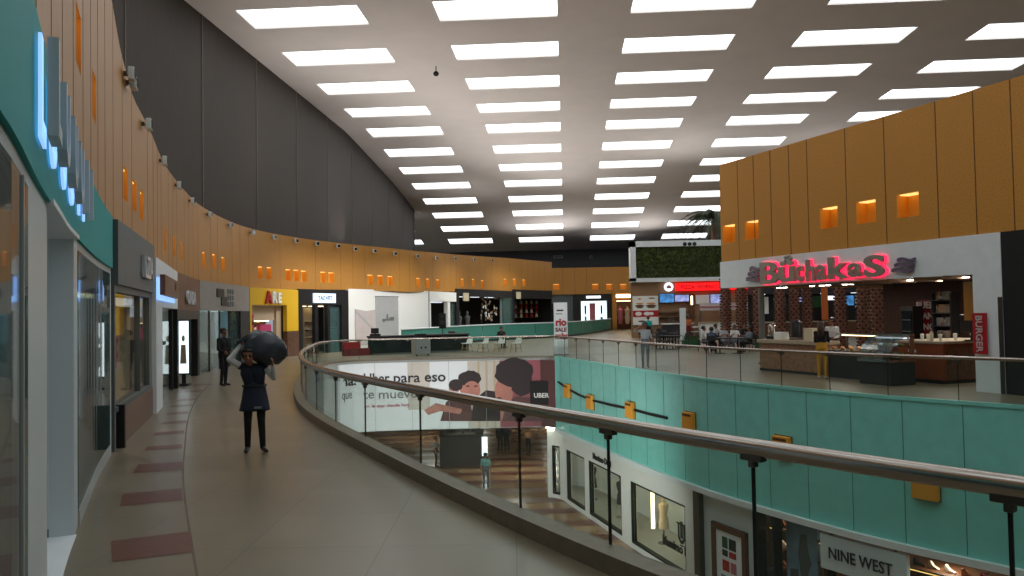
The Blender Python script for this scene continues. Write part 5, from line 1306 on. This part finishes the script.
p = aty(442.5, 322, 46); sp = thing('loudspeaker', 'tall black loudspeaker on a pole stand behind the bar counter', 'speaker', (p[0], p[1], 0))
box(-.19, .19, -.16, .16, 1.28, 2.15).build('cabinet', 'near_black', sp, bevel=.02); MB().tube([(0,0,.3),(0,0,1.3)], .025, 8).build('pole', 'black', sp)
for k in range(3): a_ = 2*PI*k/3+.4; MB().tube([(0,0,.55),(.38*math.cos(a_),.38*math.sin(a_),.02)], .018, 6).build('leg', 'black', sp)
m = MB().ball((0,-.17,1.62), (.14,.03,.14), 10, 6); m.ball((0,-.17,1.95), (.06,.03,.06), 8, 5); m.build('cone', 'charcoal', sp)
def bar_chair():
    t = thing('bar_chair', 'x', 'chair', (0,0,0), 0, 'white shell chairs on the bridge')
    m = MB().prism([(-.22,0),(.22,0),(.22,.04),(-.22,.04)], -.22, .2); m.build('seat', 'white_soft', t, bevel=.015)
    m = MB()
    for k in range(5): 
        u0, u1 = k/5, (k+1)/5; w0, w1 = .22*(1-.35*u0*u0), .22*(1-.35*u1*u1); y0, y1 = .18+.10*u0, .18+.10*u1
        m.hexa([(-w0,y0,.02+.36*u0),(w0,y0,.02+.36*u0),(w0,y0+.03,.02+.36*u0),(-w0,y0+.03,.02+.36*u0),(-w1,y1,.02+.36*u1),(w1,y1,.02+.36*u1),(w1,y1+.03,.02+.36*u1),(-w1,y1+.03,.02+.36*u1)])
    m.build('backrest', 'white_soft', t, smooth=True)
    for sx in (-1, 1):
        for sy_ in (-1, 1): MB().tube([(sx*.15, sy_*.15, 0), (sx*.22, sy_*.22, -.46)], .018, 6).build('leg', 'wood_pale', t)
    MB().tube([(-.19,.19,-.25),(.19,.19,-.25),(.19,-.19,-.25),(-.19,-.19,-.25)], .01, 5, closed=True).build('stretcher', 'wood_pale', t)
    return t
ch0 = bar_chair()
for i, (x, rz, lb) in enumerate([(467, 2.4, 'white shell chair with wooden legs, beside the end of the black bar counter'), (483, 2.3, 'white shell chair with wooden legs, second from the black bar counter'),
                        (499.5, 2.5, 'white shell chair with wooden legs, third from the black bar counter'), (516, 2.4, 'white shell chair with wooden legs, farthest from the black bar counter')]):
    p = at(x, 352, 0); o = ch0 if i == 0 else dup(ch0, (0,0,0)); o['label'] = lb; o.location = (p[0], p[1], .46); o.rotation_euler = (0, 0, rz+PI)
a = at(450, 347, 0); bb = thing('round_bin', 'round black ball-shaped bin right of the loudspeaker', 'bin', (a[0]+.2, a[1]-1, 0)); MB().lathe([(.1,0),(.26,.2),(.32,.5),(.3,.8),(.2,1.0),(.05,1.05)], (0,0,0), 14).build('body', 'near_black', bb, smooth=True); MB().lathe([(.2,1.0),(.21,1.02),(.12,1.05)], (0,0,0), 14).build('rim', 'charcoal', bb)
# banner totem at the void corner
a = at(561, 357.5, 0); s_ = a[1]/800
a = aty(561, 340, 38.9); s_ = a[1]/800
tt_ = thing('banner_totem', 'tall white totem with red scrawled lettering at the corner of the void', 'totem', (a[0]-6.5*s_, a[1], 0)); w_ = 13.4*s_
hT = float(aty(561, 302.5, a[1])[2])
box(0, w_, 0, .35, .08, hT).build('panel', 'banner_white', tt_, bevel=.01); box(-.05, w_+.05, -.08, .43, 0, .08).build('base', 'light_grey', tt_)
m = MB(); rnd = random.Random(9)
g = text_mb('rio', .5, .01, .02); shift(g, T=Matrix.Translation((w_*.5, -.01, 1.45)) @ Matrix.Diagonal((.9, 1, 1, 1))).build('lettering', 'red', tt_); g = text_mb('SALE', .26, .01, .012); shift(g, w_*.5, -.01, 1.16).build('lettering', 'red_deep', tt_)
g = text_mb('mix', .4, .01, .02); shift(g, w_*.5, -.01, .82).build('lettering', 'red', tt_); box(w_*.2, w_*.7, -.008, 0, 2.15, 2.22).build('heading', 'letter_dark', tt_); box(w_*.15, w_*.6, -.008, 0, 2.0, 2.04).build('heading', 'mid_grey', tt_)

for x in (568, 602, 655):
    q = vq(x); p = VOID.pt(q, -1.1); downlight(p[0], p[1], LH-.25, 28, .6)
for x in (780, 850, 930, 1000):
    q = vq(x); p = VOID.pt(q, -.8); downlight(p[0], p[1], LH-.15, 12, .4)

# fill lamps added under the near slab edge, without fixtures, to brighten the banner
for x, y in ((-3.6, 24.0), (-5.6, 28.5), (0.8, 24.0)):
    flood_or_fill(x, y, BAND-.3, .12, 1.0, .12, 130, 1.0)
# ------------------------------------------------------------------ food court tables and chairs
def cafe_table(label, loc, rz=0, top='charcoal', group=None):
    t = thing('cafe_table', label, 'table', loc, rz, group)
    box(-.4, .4, -.4, .4, .71, .75).build('tabletop', top, t, bevel=.012); MB().tube([(0,0,.03),(0,0,.72)], .035, 8).build('pedestal', 'black', t)
    MB().lathe([(.27,0),(.27,.02),(.05,.05)], (0,0,0), 14).build('base', 'black', t); return t
def cafe_chair(label, loc, rz=0, m1='charcoal', group=None):
    t = thing('cafe_chair', label, 'chair', loc, rz, group)
    box(-.2, .2, -.2, .2, .43, .46).build('seat', m1, t, bevel=.012)
    MB().prism([(-.2,.60),(.2,.60),(.18,.86),(-.18,.86)], .19, .22).build('backrest', m1, t, bevel=.01)
    for sx in (-1, 1):
        MB().tube([(sx*.18, -.18, .44), (sx*.20, -.20, 0)], .016, 6).build('leg', 'black', t); MB().tube([(sx*.18, .22, .84), (sx*.18, .19, .44), (sx*.20, .22, 0)], .016, 6).build('leg', 'black', t)
    return t
tb0 = None; cc0 = None
names = ['nearest the white sign post', 'in front of the food poster', 'below the blue menu screen', 'behind the waving woman', 'in the middle of the empty tables', 'closest to the dark food counter']
for i, (x, y) in enumerate([(676,345.5), (651,345), (664,343.5), (660,349), (673,349.5), (668,341.5)]):
    p = at(x, y, 0); rz = .4*i
    lb = 'small dark square cafe table, ' + names[i]
    if tb0 is None: tb0 = cafe_table(lb, (p[0], p[1], 0), rz, 'charcoal', 'empty tables of the food court')
    else: dup(tb0, (p[0], p[1], 0), rz, lb)
    for k in range(3):
        a = rz + k*PI/2+.2; cx, cy = p[0]+.62*math.sin(a), p[1]-.62*math.cos(a)
        lb2 = 'dark chair at the empty table ' + names[i] + ['', ', second chair', ', third chair'][k]
        if cc0 is None: cc0 = cafe_chair(lb2, (cx, cy, 0), a+PI, 'charcoal', 'chairs at the empty tables')
        else: dup(cc0, (cx, cy, 0), a+PI, lb2)
# green planter with the white sign post
a = at(690, 347.5, 0)
g0 = thing('planter', 'long dark green planter box with grassy plants at the edge of the tables', 'planter', (a[0]-.35, a[1], 0), 0)
box(0, .95, 0, .4, 0, .42).build('trough', 'green_dark', g0, bevel=.02)
rnd = random.Random(4); m = MB()
for k in range(160):
    x, y = rnd.uniform(.05, .9), rnd.uniform(.05, .35); hx, hy, hz = rnd.uniform(-.12, .12), rnd.uniform(-.1, .1), rnd.uniform(.15, .42); m.face([(x-.012, y, .4), (x+.012, y, .4), (x+hx, y+hy, .4+hz)], rnd.randrange(2))
o = m.build('plants', ['green_dark', 'leaf_a'], g0); o['kind'] = 'stuff'
a = at(683.5, 347, 0); sp_ = thing('sign_post', 'tall narrow white post standing beside the green planter', 'post', (a[0], a[1], 0)); h_ = float(aty(683.5, 308, a[1])[2])
box(-.16, .16, -.08, .08, .05, h_).build('panel', 'banner_white', sp_, bevel=.01); box(-.24, .24, -.18, .18, 0, .05).build('base', 'mid_grey', sp_)
a = at(757, 349, 0)
g1 = thing('planter', 'small green planter beside the diners, left of the grey steel post', 'planter', (a[0], a[1], 0), 0); box(0, .5, 0, .4, 0, .4).build('trough', 'green_dark', g1, bevel=.02); m = MB()
for k in range(90):
    x, y = rnd.uniform(.05, .45), rnd.uniform(.05, .35); m.face([(x-.012, y, .38), (x+.012, y, .38), (x+rnd.uniform(-.12,.12), y+rnd.uniform(-.1,.1), .4+rnd.uniform(.2,.5))], rnd.randrange(2))
o = m.build('plants', ['green_dark', 'leaf_a'], g1); o['kind'] = 'stuff'
for x, y, lb in ((691, 332, 'white tray stand with dark shelves right of the white post'),):
    a = at(692, 345, 0); ts2 = thing('tray_stand', lb, 'stand', (a[0], a[1]+1.5, 0)); box(0, .8, 0, .5, 1.0, 1.05).build('top', 'white_soft', ts2); box(0, .8, 0, .5, .05, .5).build('cabinet', 'charcoal', ts2)
    m = MB()
    box(0, .8, 0, .5, .72, .75).build('shelf', 'white_soft', ts2)
    for u in (.02, .74):
        for v in (.02, .44): MB().tube([(u+.02, v, 0), (u+.02, v, 1.0)], .02, 6).build('post', 'steel_dark', ts2)
# the occupied tables in front of the cafe's open corner
seatpos = []
tabs = [(720, 353.5, 'dark cafe table in front of the seated diners, left one'), (738, 353.5, 'dark cafe table in front of the seated diners, right one')]
for x, y, lb in tabs:
    p = at(x, y, 0); o = dup(tb0, (p[0], p[1], 0), .1, lb, 'tables of the diners')

# ------------------------------------------------------------------ people
def person(label, loc, rz, J=None, C=None, H=1.7, vox=.018, seated=False, sleeves='long', hair='short', coat=False, female=False, name='person', head=(0, 0)):
    """one continuous body: swept limbs and ellipsoids fused by a voxel remesh; colours by nearest limb"""
    root = thing(name, label, 'person', loc, rz); k = H/1.7
    C = C or {}; J = J or {}
    dz = -.46 if seated else 0
    P = dict(pel=(0,0,.93+dz), wai=(0,0,1.10+dz), che=(0,-.005,1.28+dz), nek=(0,.0,1.44+dz), hed=(head[0],-.02+head[1],1.585+dz))
    for s, sx in (('A', -1), ('B', 1)):
        P['sh'+s] = (sx*(.165 if female else .185), 0, 1.385+dz); P['el'+s] = (sx*.235, .03, 1.11+dz); P['wr'+s] = (sx*.245, -.06, .87+dz)
        P['hip'+s] = (sx*.09, 0, .90+dz)
        if seated: P['kn'+s] = (sx*.11, -.42, .47); P['an'+s] = (sx*.11, -.40, .09); P['to'+s] = (sx*.12, -.56, .04)
        else: P['kn'+s] = (sx*.095, -.01, .49); P['an'+s] = (sx*.095, .02, .08); P['to'+s] = (sx*.11, -.13, .04)
    P.update(J); P = {n: np.array(v, float) for n, v in P.items()}
    prims = []   # (a, b, ra, rb, region)
    def cap(a, b, ra, rb, reg, sc=(1,1,1)): prims.append((np.array(a, float), np.array(b, float), ra, rb, reg))
    arm = 'top' if sleeves else 'skin'; fore = 'top' if sleeves == 'long' else ('sleeve' if sleeves == 'white' else 'skin')
    if sleeves == 'white': arm = 'sleeve'
    w = .9 if female else 1
    for dx in (-1, 1):
        cap(P['pel']+[dx*.06,0,0], P['wai']+[dx*.055*w,0,0], .115, .10*w, 'low' if not coat else 'top'); cap(P['wai']+[dx*.055*w,0,0], P['che']+[dx*.075*w,0,0], .10*w, .115*w, 'top')
        cap(P['che']+[dx*.075*w,0,0], (P['che']+P['sh'+('A' if dx < 0 else 'B')])/2+[0,0,.02], .115*w, .085, 'top')
    cap(P['shA'], P['shB'], .062, .062, 'top'); cap(P['che']+[0,0,.06], P['nek'], .07, .055, 'top'); cap(P['nek'], P['hed']-[0,-.01,.06], .05, .052, 'skin')
    h = P['hed']
    cap(h+[0,.005,.045], h+[0,.025,.045], .088, .085, 'skin'); cap(h+[0,-.02,-.03], h+[0,-.03,-.075], .070, .045, 'skin')
    cap(h+[0,-.095,.0], h+[0,-.112,-.028], .012, .016, 'skin')
    for dx in (-1, 1):
        cap(h+[dx*.085,.015,.015], h+[dx*.088,.02,-.02], .018, .014, 'skin'); cap(h+[dx*.032,-.080,.015], h+[dx*.036,-.080,.015], .013, .013, 'eye'); cap(h+[dx*.02,-.088,.035], h+[dx*.046,-.082,.035], .008, .007, 'hair')
    cap(h+[-.018,-.084,-.062], h+[.018,-.084,-.062], .010, .010, 'lip')
    for s, sx in (('A', -1), ('B', 1)):
        cap(P['sh'+s], P['el'+s], .056*w, .046*w, arm); cap(P['el'+s], P['wr'+s], .045*w, .032, fore)
        d = P['wr'+s]-P['el'+s]; d = d/np.linalg.norm(d); ref = np.array([0,-1,0.]) if abs(d[1]) < .8 else np.array([0,0,1.]); lat = ref-d*(ref@d); lat /= np.linalg.norm(lat); nor = np.cross(d, lat)*(-sx)
        wv = P['wr'+s]; pc = wv+d*.075; hd = 'skin'
        for u in (-1, 1): cap(wv+d*.015, pc+lat*u*.022, .022, .017, hd)
        cap(pc-lat*.022, pc+lat*.022, .016, .016, hd)
        for j, (u, L_) in enumerate(((.033,.066),(.011,.078),(-.011,.072),(-.033,.056))):
            b0 = pc+lat*u; b1 = b0+(d+lat*u*3)*L_*.55; b2 = b1+(d*.8+nor*.5)*L_*.5; cap(b0, b1, .0115, .0105, hd); cap(b1, b2, .0105, .009, hd)
        t0 = wv+d*.03+lat*.022; t1 = t0+(lat*.8+d*.5)*.04; cap(t0, t1, .014, .012, hd); cap(t1, t1+(d+nor*.3+lat*.1)*.03, .012, .010, hd)
        lo = 'low'; cap(P['hip'+s], P['kn'+s], .088, .060, lo); cap(P['kn'+s], P['an'+s], .060, .045, lo)
        cap(P['an'+s]-[0,-.02,.02], P['to'+s], .042, .036, 'shoe'); cap(P['to'+s], P['to'+s]+(P['to'+s]-P['an'+s])*[.25,.25,0], .036, .028, 'shoe')
    m = MB()
    for a, b, ra, rb, reg in prims:
        L_ = np.linalg.norm(b-a); ax_ = (b-a)/L_ if L_ > 1e-6 else np.array([0,0,1.]); pts = []; rad = []
        for q in (-.95, -.7, -.35): pts.append(a+ax_*ra*q); rad.append(ra*math.sqrt(1-q*q))
        pts += [a, b]; rad += [ra, rb]
        for q in (.35, .7, .95): pts.append(b+ax_*rb*q); rad.append(rb*math.sqrt(1-q*q))
        m.tube(pts, rad, 10)
    me = bpy.data.meshes.new('body'); me.from_pydata([tuple(np.array(v)*k) for v in m.v], [], m.f)
    import bmesh
    bm = bmesh.new(); bm.from_mesh(me); bmesh.ops.recalc_face_normals(bm, faces=bm.faces); bm.to_mesh(me); bm.free()
    tmp = bpy.data.objects.new('tmp', me); COL.objects.link(tmp)
    rm = tmp.modifiers.new('r', 'REMESH'); rm.mode = 'VOXEL'; rm.voxel_size = vox; sm = tmp.modifiers.new('s', 'SMOOTH'); sm.iterations = 3; sm.factor = .5
    body = bpy.data.meshes.new_from_object(tmp.evaluated_get(bpy.context.evaluated_depsgraph_get())); bpy.data.objects.remove(tmp)
    regs = ['top', 'low', 'skin', 'shoe', 'eye', 'lip', 'hair', 'sleeve']
    dflt = dict(top='navy', low='dark_cloth', skin='skin_tone', shoe='shoe', eye='eye', lip='lip', hair='hair_black', sleeve='white_shirt'); dflt.update(C)
    body.materials.clear()
    for r in regs: body.materials.append(MATS[dflt[r]])
    n = len(body.polygons); cen = np.empty(n*3); body.polygons.foreach_get('center', cen); cen = cen.reshape(-1, 3)/k
    best = np.full(n, 1e9); idx = np.zeros(n, int)
    for a, b, ra, rb, reg in prims:
        ab = b-a; L2 = max(1e-9, ab@ab); t = np.clip(((cen-a)@ab)/L2, 0, 1); dd = np.linalg.norm(cen-(a+t[:, None]*ab), axis=1)-(ra+(rb-ra)*t)
        if reg in ('eye', 'lip', 'hair'): dd = dd-.004
        w_ = dd < best; best[w_] = dd[w_]; idx[w_] = regs.index(reg)
    body.polygons.foreach_set('material_index', idx.tolist()); body.polygons.foreach_set('use_smooth', [True]*n); body.update()
    o = bpy.data.objects.new('body', body); COL.objects.link(o); o.parent = root; body.name = 'body'
    hm = MB(); hc = (h+[0,.025,.06])
    def shell(c, r, keep):
        b = len(hm.v); nu, nv = 16, 12
        for i in range(nv+1):
            a = PI*i/nv-PI/2
            for q in range(nu): u = 2*PI*q/nu; hm.v.append(tuple((c+np.array([r[0]*math.cos(a)*math.cos(u), r[1]*math.cos(a)*math.sin(u), r[2]*math.sin(a)]))*k))
        for i in range(nv):
            for q in range(nu):
                l = (q+1) % nu; f = (b+i*nu+q, b+i*nu+l, b+(i+1)*nu+l, b+(i+1)*nu+q); mid = np.mean([np.array(hm.v[z])/k for z in f], axis=0)-h
                if keep(mid): hm.f.append(f); hm.m.append(0)
    shell(hc, (.100, .108, .090), lambda q: q[2] > (.075 if q[1] < -.03 else .0 if q[1] < .03 else -.055))
    if hair == 'long': hm.tube([tuple((h+v)*k) for v in ([0,.06,.08],[0,.095,0],[0,.10,-.12],[0,.10,-.26],[0,.09,-.34])], [.07*k,.085*k,.085*k,.07*k,.03*k], 10)
    ho = hm.build('hair', dflt['hair'], root, smooth=True); md = ho.modifiers.new('t', 'SOLIDIFY'); md.thickness = .012; md.offset = 1
    return root, P, k

# man carrying the big bag along the walkway
pb_ = at(255, 452.5, 0)
fr_ = math.atan2(pb_[0], pb_[1])
r_, P_, k_ = person('man in dark navy work clothes carrying a large dark bag over his head and shoulder', (pb_[0], pb_[1], 0), -fr_*-1*0+.28,
    J=dict(pel=(0.01,.02,.92), wai=(0,.0,1.08), che=(-.02,-.05,1.25), nek=(-.05,-.11,1.39), hed=(-.08,-.20,1.50), shA=(-.20,-.06,1.36), shB=(.16,-.05,1.33),
           elA=(-.36,-.13,1.47), wrA=(-.20,-.12,1.68), elB=(.29,-.08,1.16), wrB=(.28,-.22,1.36),
           knA=(-.10,-.07,.50), anA=(-.11,.06,.09), toA=(-.13,-.07,.04), knB=(.10,-.04,.49), anB=(.12,.0,.08), toB=(.17,-.15,.04)),
    C=dict(top='navy', low='dark_cloth', skin='skin_brown', shoe='shoe'), H=1.72, vox=.0085, sleeves='white', coat=True)
# long jacket skirt, belt
m = MB(); prof = [(.135,1.10),(.150,1.02),(.165,.92),(.185,.80),(.20,.70),(.205,.655)]; b = len(m.v); n = 28; k = k_
for r, z in prof:
    for q in range(n): a = 2*PI*q/n; f_ = 1+.05*math.sin(5*a+z*9)*(1.1-z)*2; m.v.append((r*1.12*f_*math.cos(a)*k, (r*.86*f_*math.sin(a)+.01)*k, z*k))
for i in range(len(prof)-1):
    for q in range(n): l = (q+1) % n; m.f.append((b+i*n+q, b+i*n+l, b+(i+1)*n+l, b+(i+1)*n+q)); m.m.append(0)
o = m.build('jacket_skirt', 'navy', r_, smooth=True); md = o.modifiers.new('t', 'SOLIDIFY'); md.thickness = .012
m = MB(); m.tube([(.158*1.12*math.cos(2*PI*q/24)*k, (.158*.86*math.sin(2*PI*q/24)+.01)*k, 1.045*k) for q in range(24)], .017*k, 6, closed=True); m.build('belt', 'charcoal', r_, smooth=True)
m = MB().box(.0*k, .11*k, -.185*k, -.17*k, .70*k, .735*k); m.build('cloth_tag', 'mid_grey', r_)
# the bag: a slumped plastic sack with knotted neck, one fused surface with folds
bagc = Vector((pb_[0], pb_[1], 0))
bg = thing('carried_bag', 'large bulging dark grey plastic bag held over the head of the man on the walkway', 'bag', tuple(bagc), .28)
me = bpy.data.meshes.new('sack'); m = MB(); nu, nv = 40, 24; rnd = random.Random(12); ph = [rnd.uniform(0, 6) for _ in range(12)]
for i in range(nv+1):
    a = PI*i/nv-PI/2
    for q in range(nu):
        u = 2*PI*q/nu; d = Vector((math.cos(a)*math.cos(u), math.cos(a)*math.sin(u), math.sin(a)))
        f_ = 1+.05*math.sin(5*u+3*a+ph[0])+.035*math.sin(9*u-4*a+ph[1])+.03*math.sin(14*u+6*a+ph[2])*abs(math.cos(a))+.05*math.sin(3*a+2*u+ph[3])
        ex = .8; p = Vector((math.copysign(abs(d.x)**ex, d.x)*.365, math.copysign(abs(d.y)**ex, d.y)*.27, math.copysign(abs(d.z)**ex, d.z)*.245))*f_
        p.z += -.14*p.x*0 - .10*max(0, p.x)+.04; p.z -= .12*max(0, -p.z) * (1 if p.x < .1 else .3)
        m.v.append((p.x, p.y, p.z))
for i in range(nv):
    for q in range(nu): l = (q+1) % nu; m.f.append((i*nu+q, i*nu+l, (i+1)*nu+l, (i+1)*nu+q)); m.m.append(0)
shift(m, T=Matrix.Translation((.165, -.03, 1.63)) @ Matrix.Rotation(.34, 4, 'Y') @ Matrix.Diagonal((.88, 1, .95, 1))); m.build('sack', 'bag_plastic', bg, smooth=True)
m = MB().tube([(-.10,-.12,1.80),(-.17,-.13,1.79),(-.215,-.14,1.76),(-.25,-.14,1.77)], [.085,.045,.030,.05], 10); m.build('gathered_neck', 'bag_plastic', bg, smooth=True)

# man in a suit by the frosted shop
p = at(224, 386, 0)
person('man in a black suit and white collar standing near the frosted glass panels', (p[0], p[1], 0), 1.05, J=dict(knA=(-.09,-.05,.49), anA=(-.10,.0,.08), toA=(-.11,-.15,.04), anB=(.10,.06,.08), toB=(.11,-.09,.04), knB=(.09,.01,.49), elA=(-.22,-.02,1.10), wrA=(-.16,-.20,1.02), elB=(.22,.0,1.10), wrB=(.12,-.2,1.04)),
    C=dict(top='dark_cloth', low='dark_cloth', skin='skin_brown'), H=1.78, vox=.016)
# woman with her arm raised at the opposite railing
p = aty(645, 340, 29.6); p[2] = 0
person('woman in pale grey top with one arm raised to her head, behind the opposite railing', (p[0], p[1], 0), -.1, J=dict(elA=(-.36,-.02,1.42), wrA=(-.13,-.10,1.60), elB=(.24,.03,1.12), wrB=(.25,-.08,.90)),
    C=dict(top='grey_shirt', low='denim', skin='skin_brown', hair='hair_black'), H=1.66, vox=.016, sleeves='short', female=True)
# woman in ochre trousers at the cafe
p = at(822.5, 379, 0)
person('woman in black top and ochre trousers with long dark hair, standing at the cafe', (p[0], p[1], 0), 2.6, J=dict(elA=(-.2,-.06,1.12), wrA=(-.13,-.24,1.14), elB=(.2,-.06,1.12), wrB=(.12,-.25,1.12)),
    C=dict(top='dark_cloth', low='ocher', shoe='cream', hair='hair_brown'), H=1.68, vox=.016, hair='long', female=True)
q = FA.W(FA.L(832, 330, 1.7)[0], 1.7); person('cafe worker in a white shirt behind the pastry display', (q[0], q[1], 0), -.9, C=dict(top='white_shirt', low='charcoal', skin='skin_brown'), H=1.74, vox=.018, J=dict(elA=(-.24,-.05,1.12), wrA=(-.2,-.25,1.08), elB=(.24,-.05,1.12), wrB=(.2,-.25,1.08)))
# diners: seated on chairs round the two tables
def diner(label, x, y, rz, C, sl='long', female=False, hair='short', chair=True, lean=0., lbc=''):
    p = at(x, y, 0)
    person(label, (p[0], p[1], 0), rz, C=C, seated=True, vox=.02, sleeves=sl, female=female, hair=hair, J=dict(elA=(-.24,-.12,.70), wrA=(-.14,-.34,.78), elB=(.24,-.12,.70), wrB=(.12,-.34,.78)))
    c_, s_ = math.cos(rz), math.sin(rz); dup(cc0, (p[0]-s_*.06, p[1]+c_*.06, 0), rz, lbc, 'chairs of the diners')
diner('seated diner in a white shirt at the left edge of the group', 704, 351, 1.3, dict(top='white_shirt', low='denim'), 'short', lbc='chair under the white-shirted diner at the left of the group')
diner('seated diner in a dark blue shirt with back turned, second from the left', 712, 353.5, 2.7, dict(top='blue_shirt', low='dark_cloth', skin='skin_brown'), lbc='chair under the diner in dark blue')
diner('seated diner in a grey top facing the atrium across the left table', 724, 349.5, .1, dict(top='grey_shirt', low='denim'), 'short', True, lbc='chair under the grey-topped diner facing the atrium')
diner('seated diner in a white top facing the atrium, between the two tables', 735, 349.5, -.1, dict(top='white_shirt', low='denim'), 'short', True, 'long', lbc='chair under the white-topped diner between the tables')
diner('seated diner in a slate blue shirt at the right end of the group', 750, 352, -1.3, dict(top='denim', low='dark_cloth', skin='skin_brown'), lbc='chair under the slate-shirted diner at the right')
p = at(709, 348, 0); 
person('person in an orange top standing behind the seated diners', (p[0], p[1]+5, 0), .5, C=dict(top='orange_shirt', low='red_deep', skin='skin_brown'), vox=.02, H=1.76, sleeves='short', J=dict(elA=(-.25,-.08,1.12), wrA=(-.15,-.28,1.16)))
p = at(654, 343, 0); person('person in a dark teal top standing by the food poster', (p[0], p[1]+2, 0), 2.8, C=dict(top='teal_sign', low='dark_cloth', skin='skin_brown'), vox=.022, H=1.66)
diner('seated diner in a pale grey shirt behind the group, to the left', 716, 346.5, .6, dict(top='light_grey', low='dark_cloth', skin='skin_brown'), 'short', lbc='chair under the pale-shirted diner behind the group')
diner('seated diner in black behind the group, to the right', 745, 346.5, -.5, dict(top='dark_cloth', low='denim'), lbc='chair under the black-clothed diner behind the group')
tb = dup(tb0, (*at(733, 347.5, 0)[:2], 0), .2, 'dark cafe table behind the group of diners', 'tables of the diners')
# seated figure on the bridge
p = at(501, 349, 0); person('dark-clothed person seated on the bridge behind the white shell chairs', (p[0], p[1]+2, 0), .3, C=dict(top='dark_cloth', low='dark_cloth', skin='skin_tone'), vox=.02, seated=True, J=dict(elA=(-.24,-.12,.70), wrA=(-.10,-.26,.86), elB=(.24,-.12,.70), wrB=(.10,-.28,.80)))
st = cafe_chair('x', (0,0,0)); st.location = (p[0]-.02, p[1]+2.06, 0); st.rotation_euler = (0,0,.3); st['label'] = 'dark chair under the seated person on the bridge'; st['group'] = 'bridge seating'
tb = dup(tb0, (p[0]+.15, p[1]+1.25, 0), .3, 'dark square table in front of the seated person on the bridge', 'bridge seating')
# people on the lower floor
for lb, x, y, rz, C, fem, sl in [('person in a pale teal shirt walking on the lower floor in front of the kiosk', 486, 488, 2.9, dict(top='teal_shirt', low='denim'), False, 'short'),
        ('dark-clothed person standing on the lower floor, left of a pair', 500.5, 452, .2, dict(top='dark_cloth', low='dark_cloth'), False, 'long'),
        ('dark-clothed person standing on the lower floor, right of a pair', 507, 452, -.3, dict(top='navy', low='dark_cloth', skin='skin_brown'), True, 'long'),
        ('person in a tan top and black trousers alone on the lower floor', 528.5, 456, .4, dict(top='tan_shirt', low='dark_cloth', skin='skin_brown'), True, 'short'),
        ('person in a pale shirt at the left end of the lower kiosk', 436, 467, 1.4, dict(top='grey_shirt', low='dark_cloth'), False, 'short')]:
    p = at(x, y, LOW); person(lb, (p[0], p[1], LOW), rz, C=C, vox=.022, H=1.72, female=fem, sleeves=sl, J=dict(knA=(-.1,-.06,.49), anA=(-.1,-.02,.08), toA=(-.11,-.17,.04), anB=(.1,.06,.08), toB=(.11,-.09,.04)))

SHORT = [('slate grey shop', 'slate grey shop window'), ('black shop with a lit', 'black shop with the lit sign'), ('dark far shop', 'dark far shop with hanging ornaments'), ('far warm-lit', 'far warm-lit shop'), ('nearest shop', 'nearest teal shop')]
LOOSE = {'mannequin': 'mannequin', 'display_table': 'display table', 'hung_shirt': 'hanging shirt'}
ORD = ['first', 'second', 'third', 'fourth', 'fifth', 'sixth', 'seventh']
bpy.context.view_layer.update()
for root in [o for o in COL.objects if o.parent is None and o.get('category') == 'shopfront']:
    short = next((b for a, b in SHORT if a in root['label']), None)
    if not short: continue
    for nm, word in LOOSE.items():
        ch = [c for c in root.children if c.name.split('.')[0] == nm]
        ch.sort(key=lambda c: sum(v.co.x for v in c.data.vertices)/len(c.data.vertices))
        for i, c in enumerate(ch):
            w = root.matrix_basis.copy(); c.parent = None; c.matrix_basis = w
            tag(c, '%s in the %s%s' % (word, short, ', %s from its left end' % ORD[i] if len(ch) > 1 else ''), word.split()[-1])

# small pieces carried by a part become its sub-parts
PAIRS = [('lens', ('housing', 'can', 'rim')), ('lamp', ('housing',)), ('cone', ('cabinet',)), ('knob', ('body',)), ('display', ('bezel',)), ('tap', ('tank',)), ('lid', ('body',)), ('cap', ('body',)),
         ('letter_halo', ('letter',)), ('letter_glow', ('letter',)), ('edge_strip', ('pillar',)), ('window_glass', ('window_frame',)), ('fold', ('sheet',)), ('emblem_mark', ('emblem',)), ('motif', ('sheet',)), ('vent', ('case',)), ('mark', ('body',)), ('bark_knobs', ('shaft',))]
for root in [o for o in COL.objects if o.parent is None and o.type == 'EMPTY']:
    kids = list(root.children)
    for nm, hosts in PAIRS:
        bs = sorted([c for c in kids if c.name.split('.')[0] == nm], key=lambda c: c.name); hs_ = sorted([c for c in kids if c.name.split('.')[0] in hosts], key=lambda c: c.name)
        if not bs or not hs_: continue
        for i, b in enumerate(bs): b.parent = hs_[i if len(hs_) == len(bs) else 0]
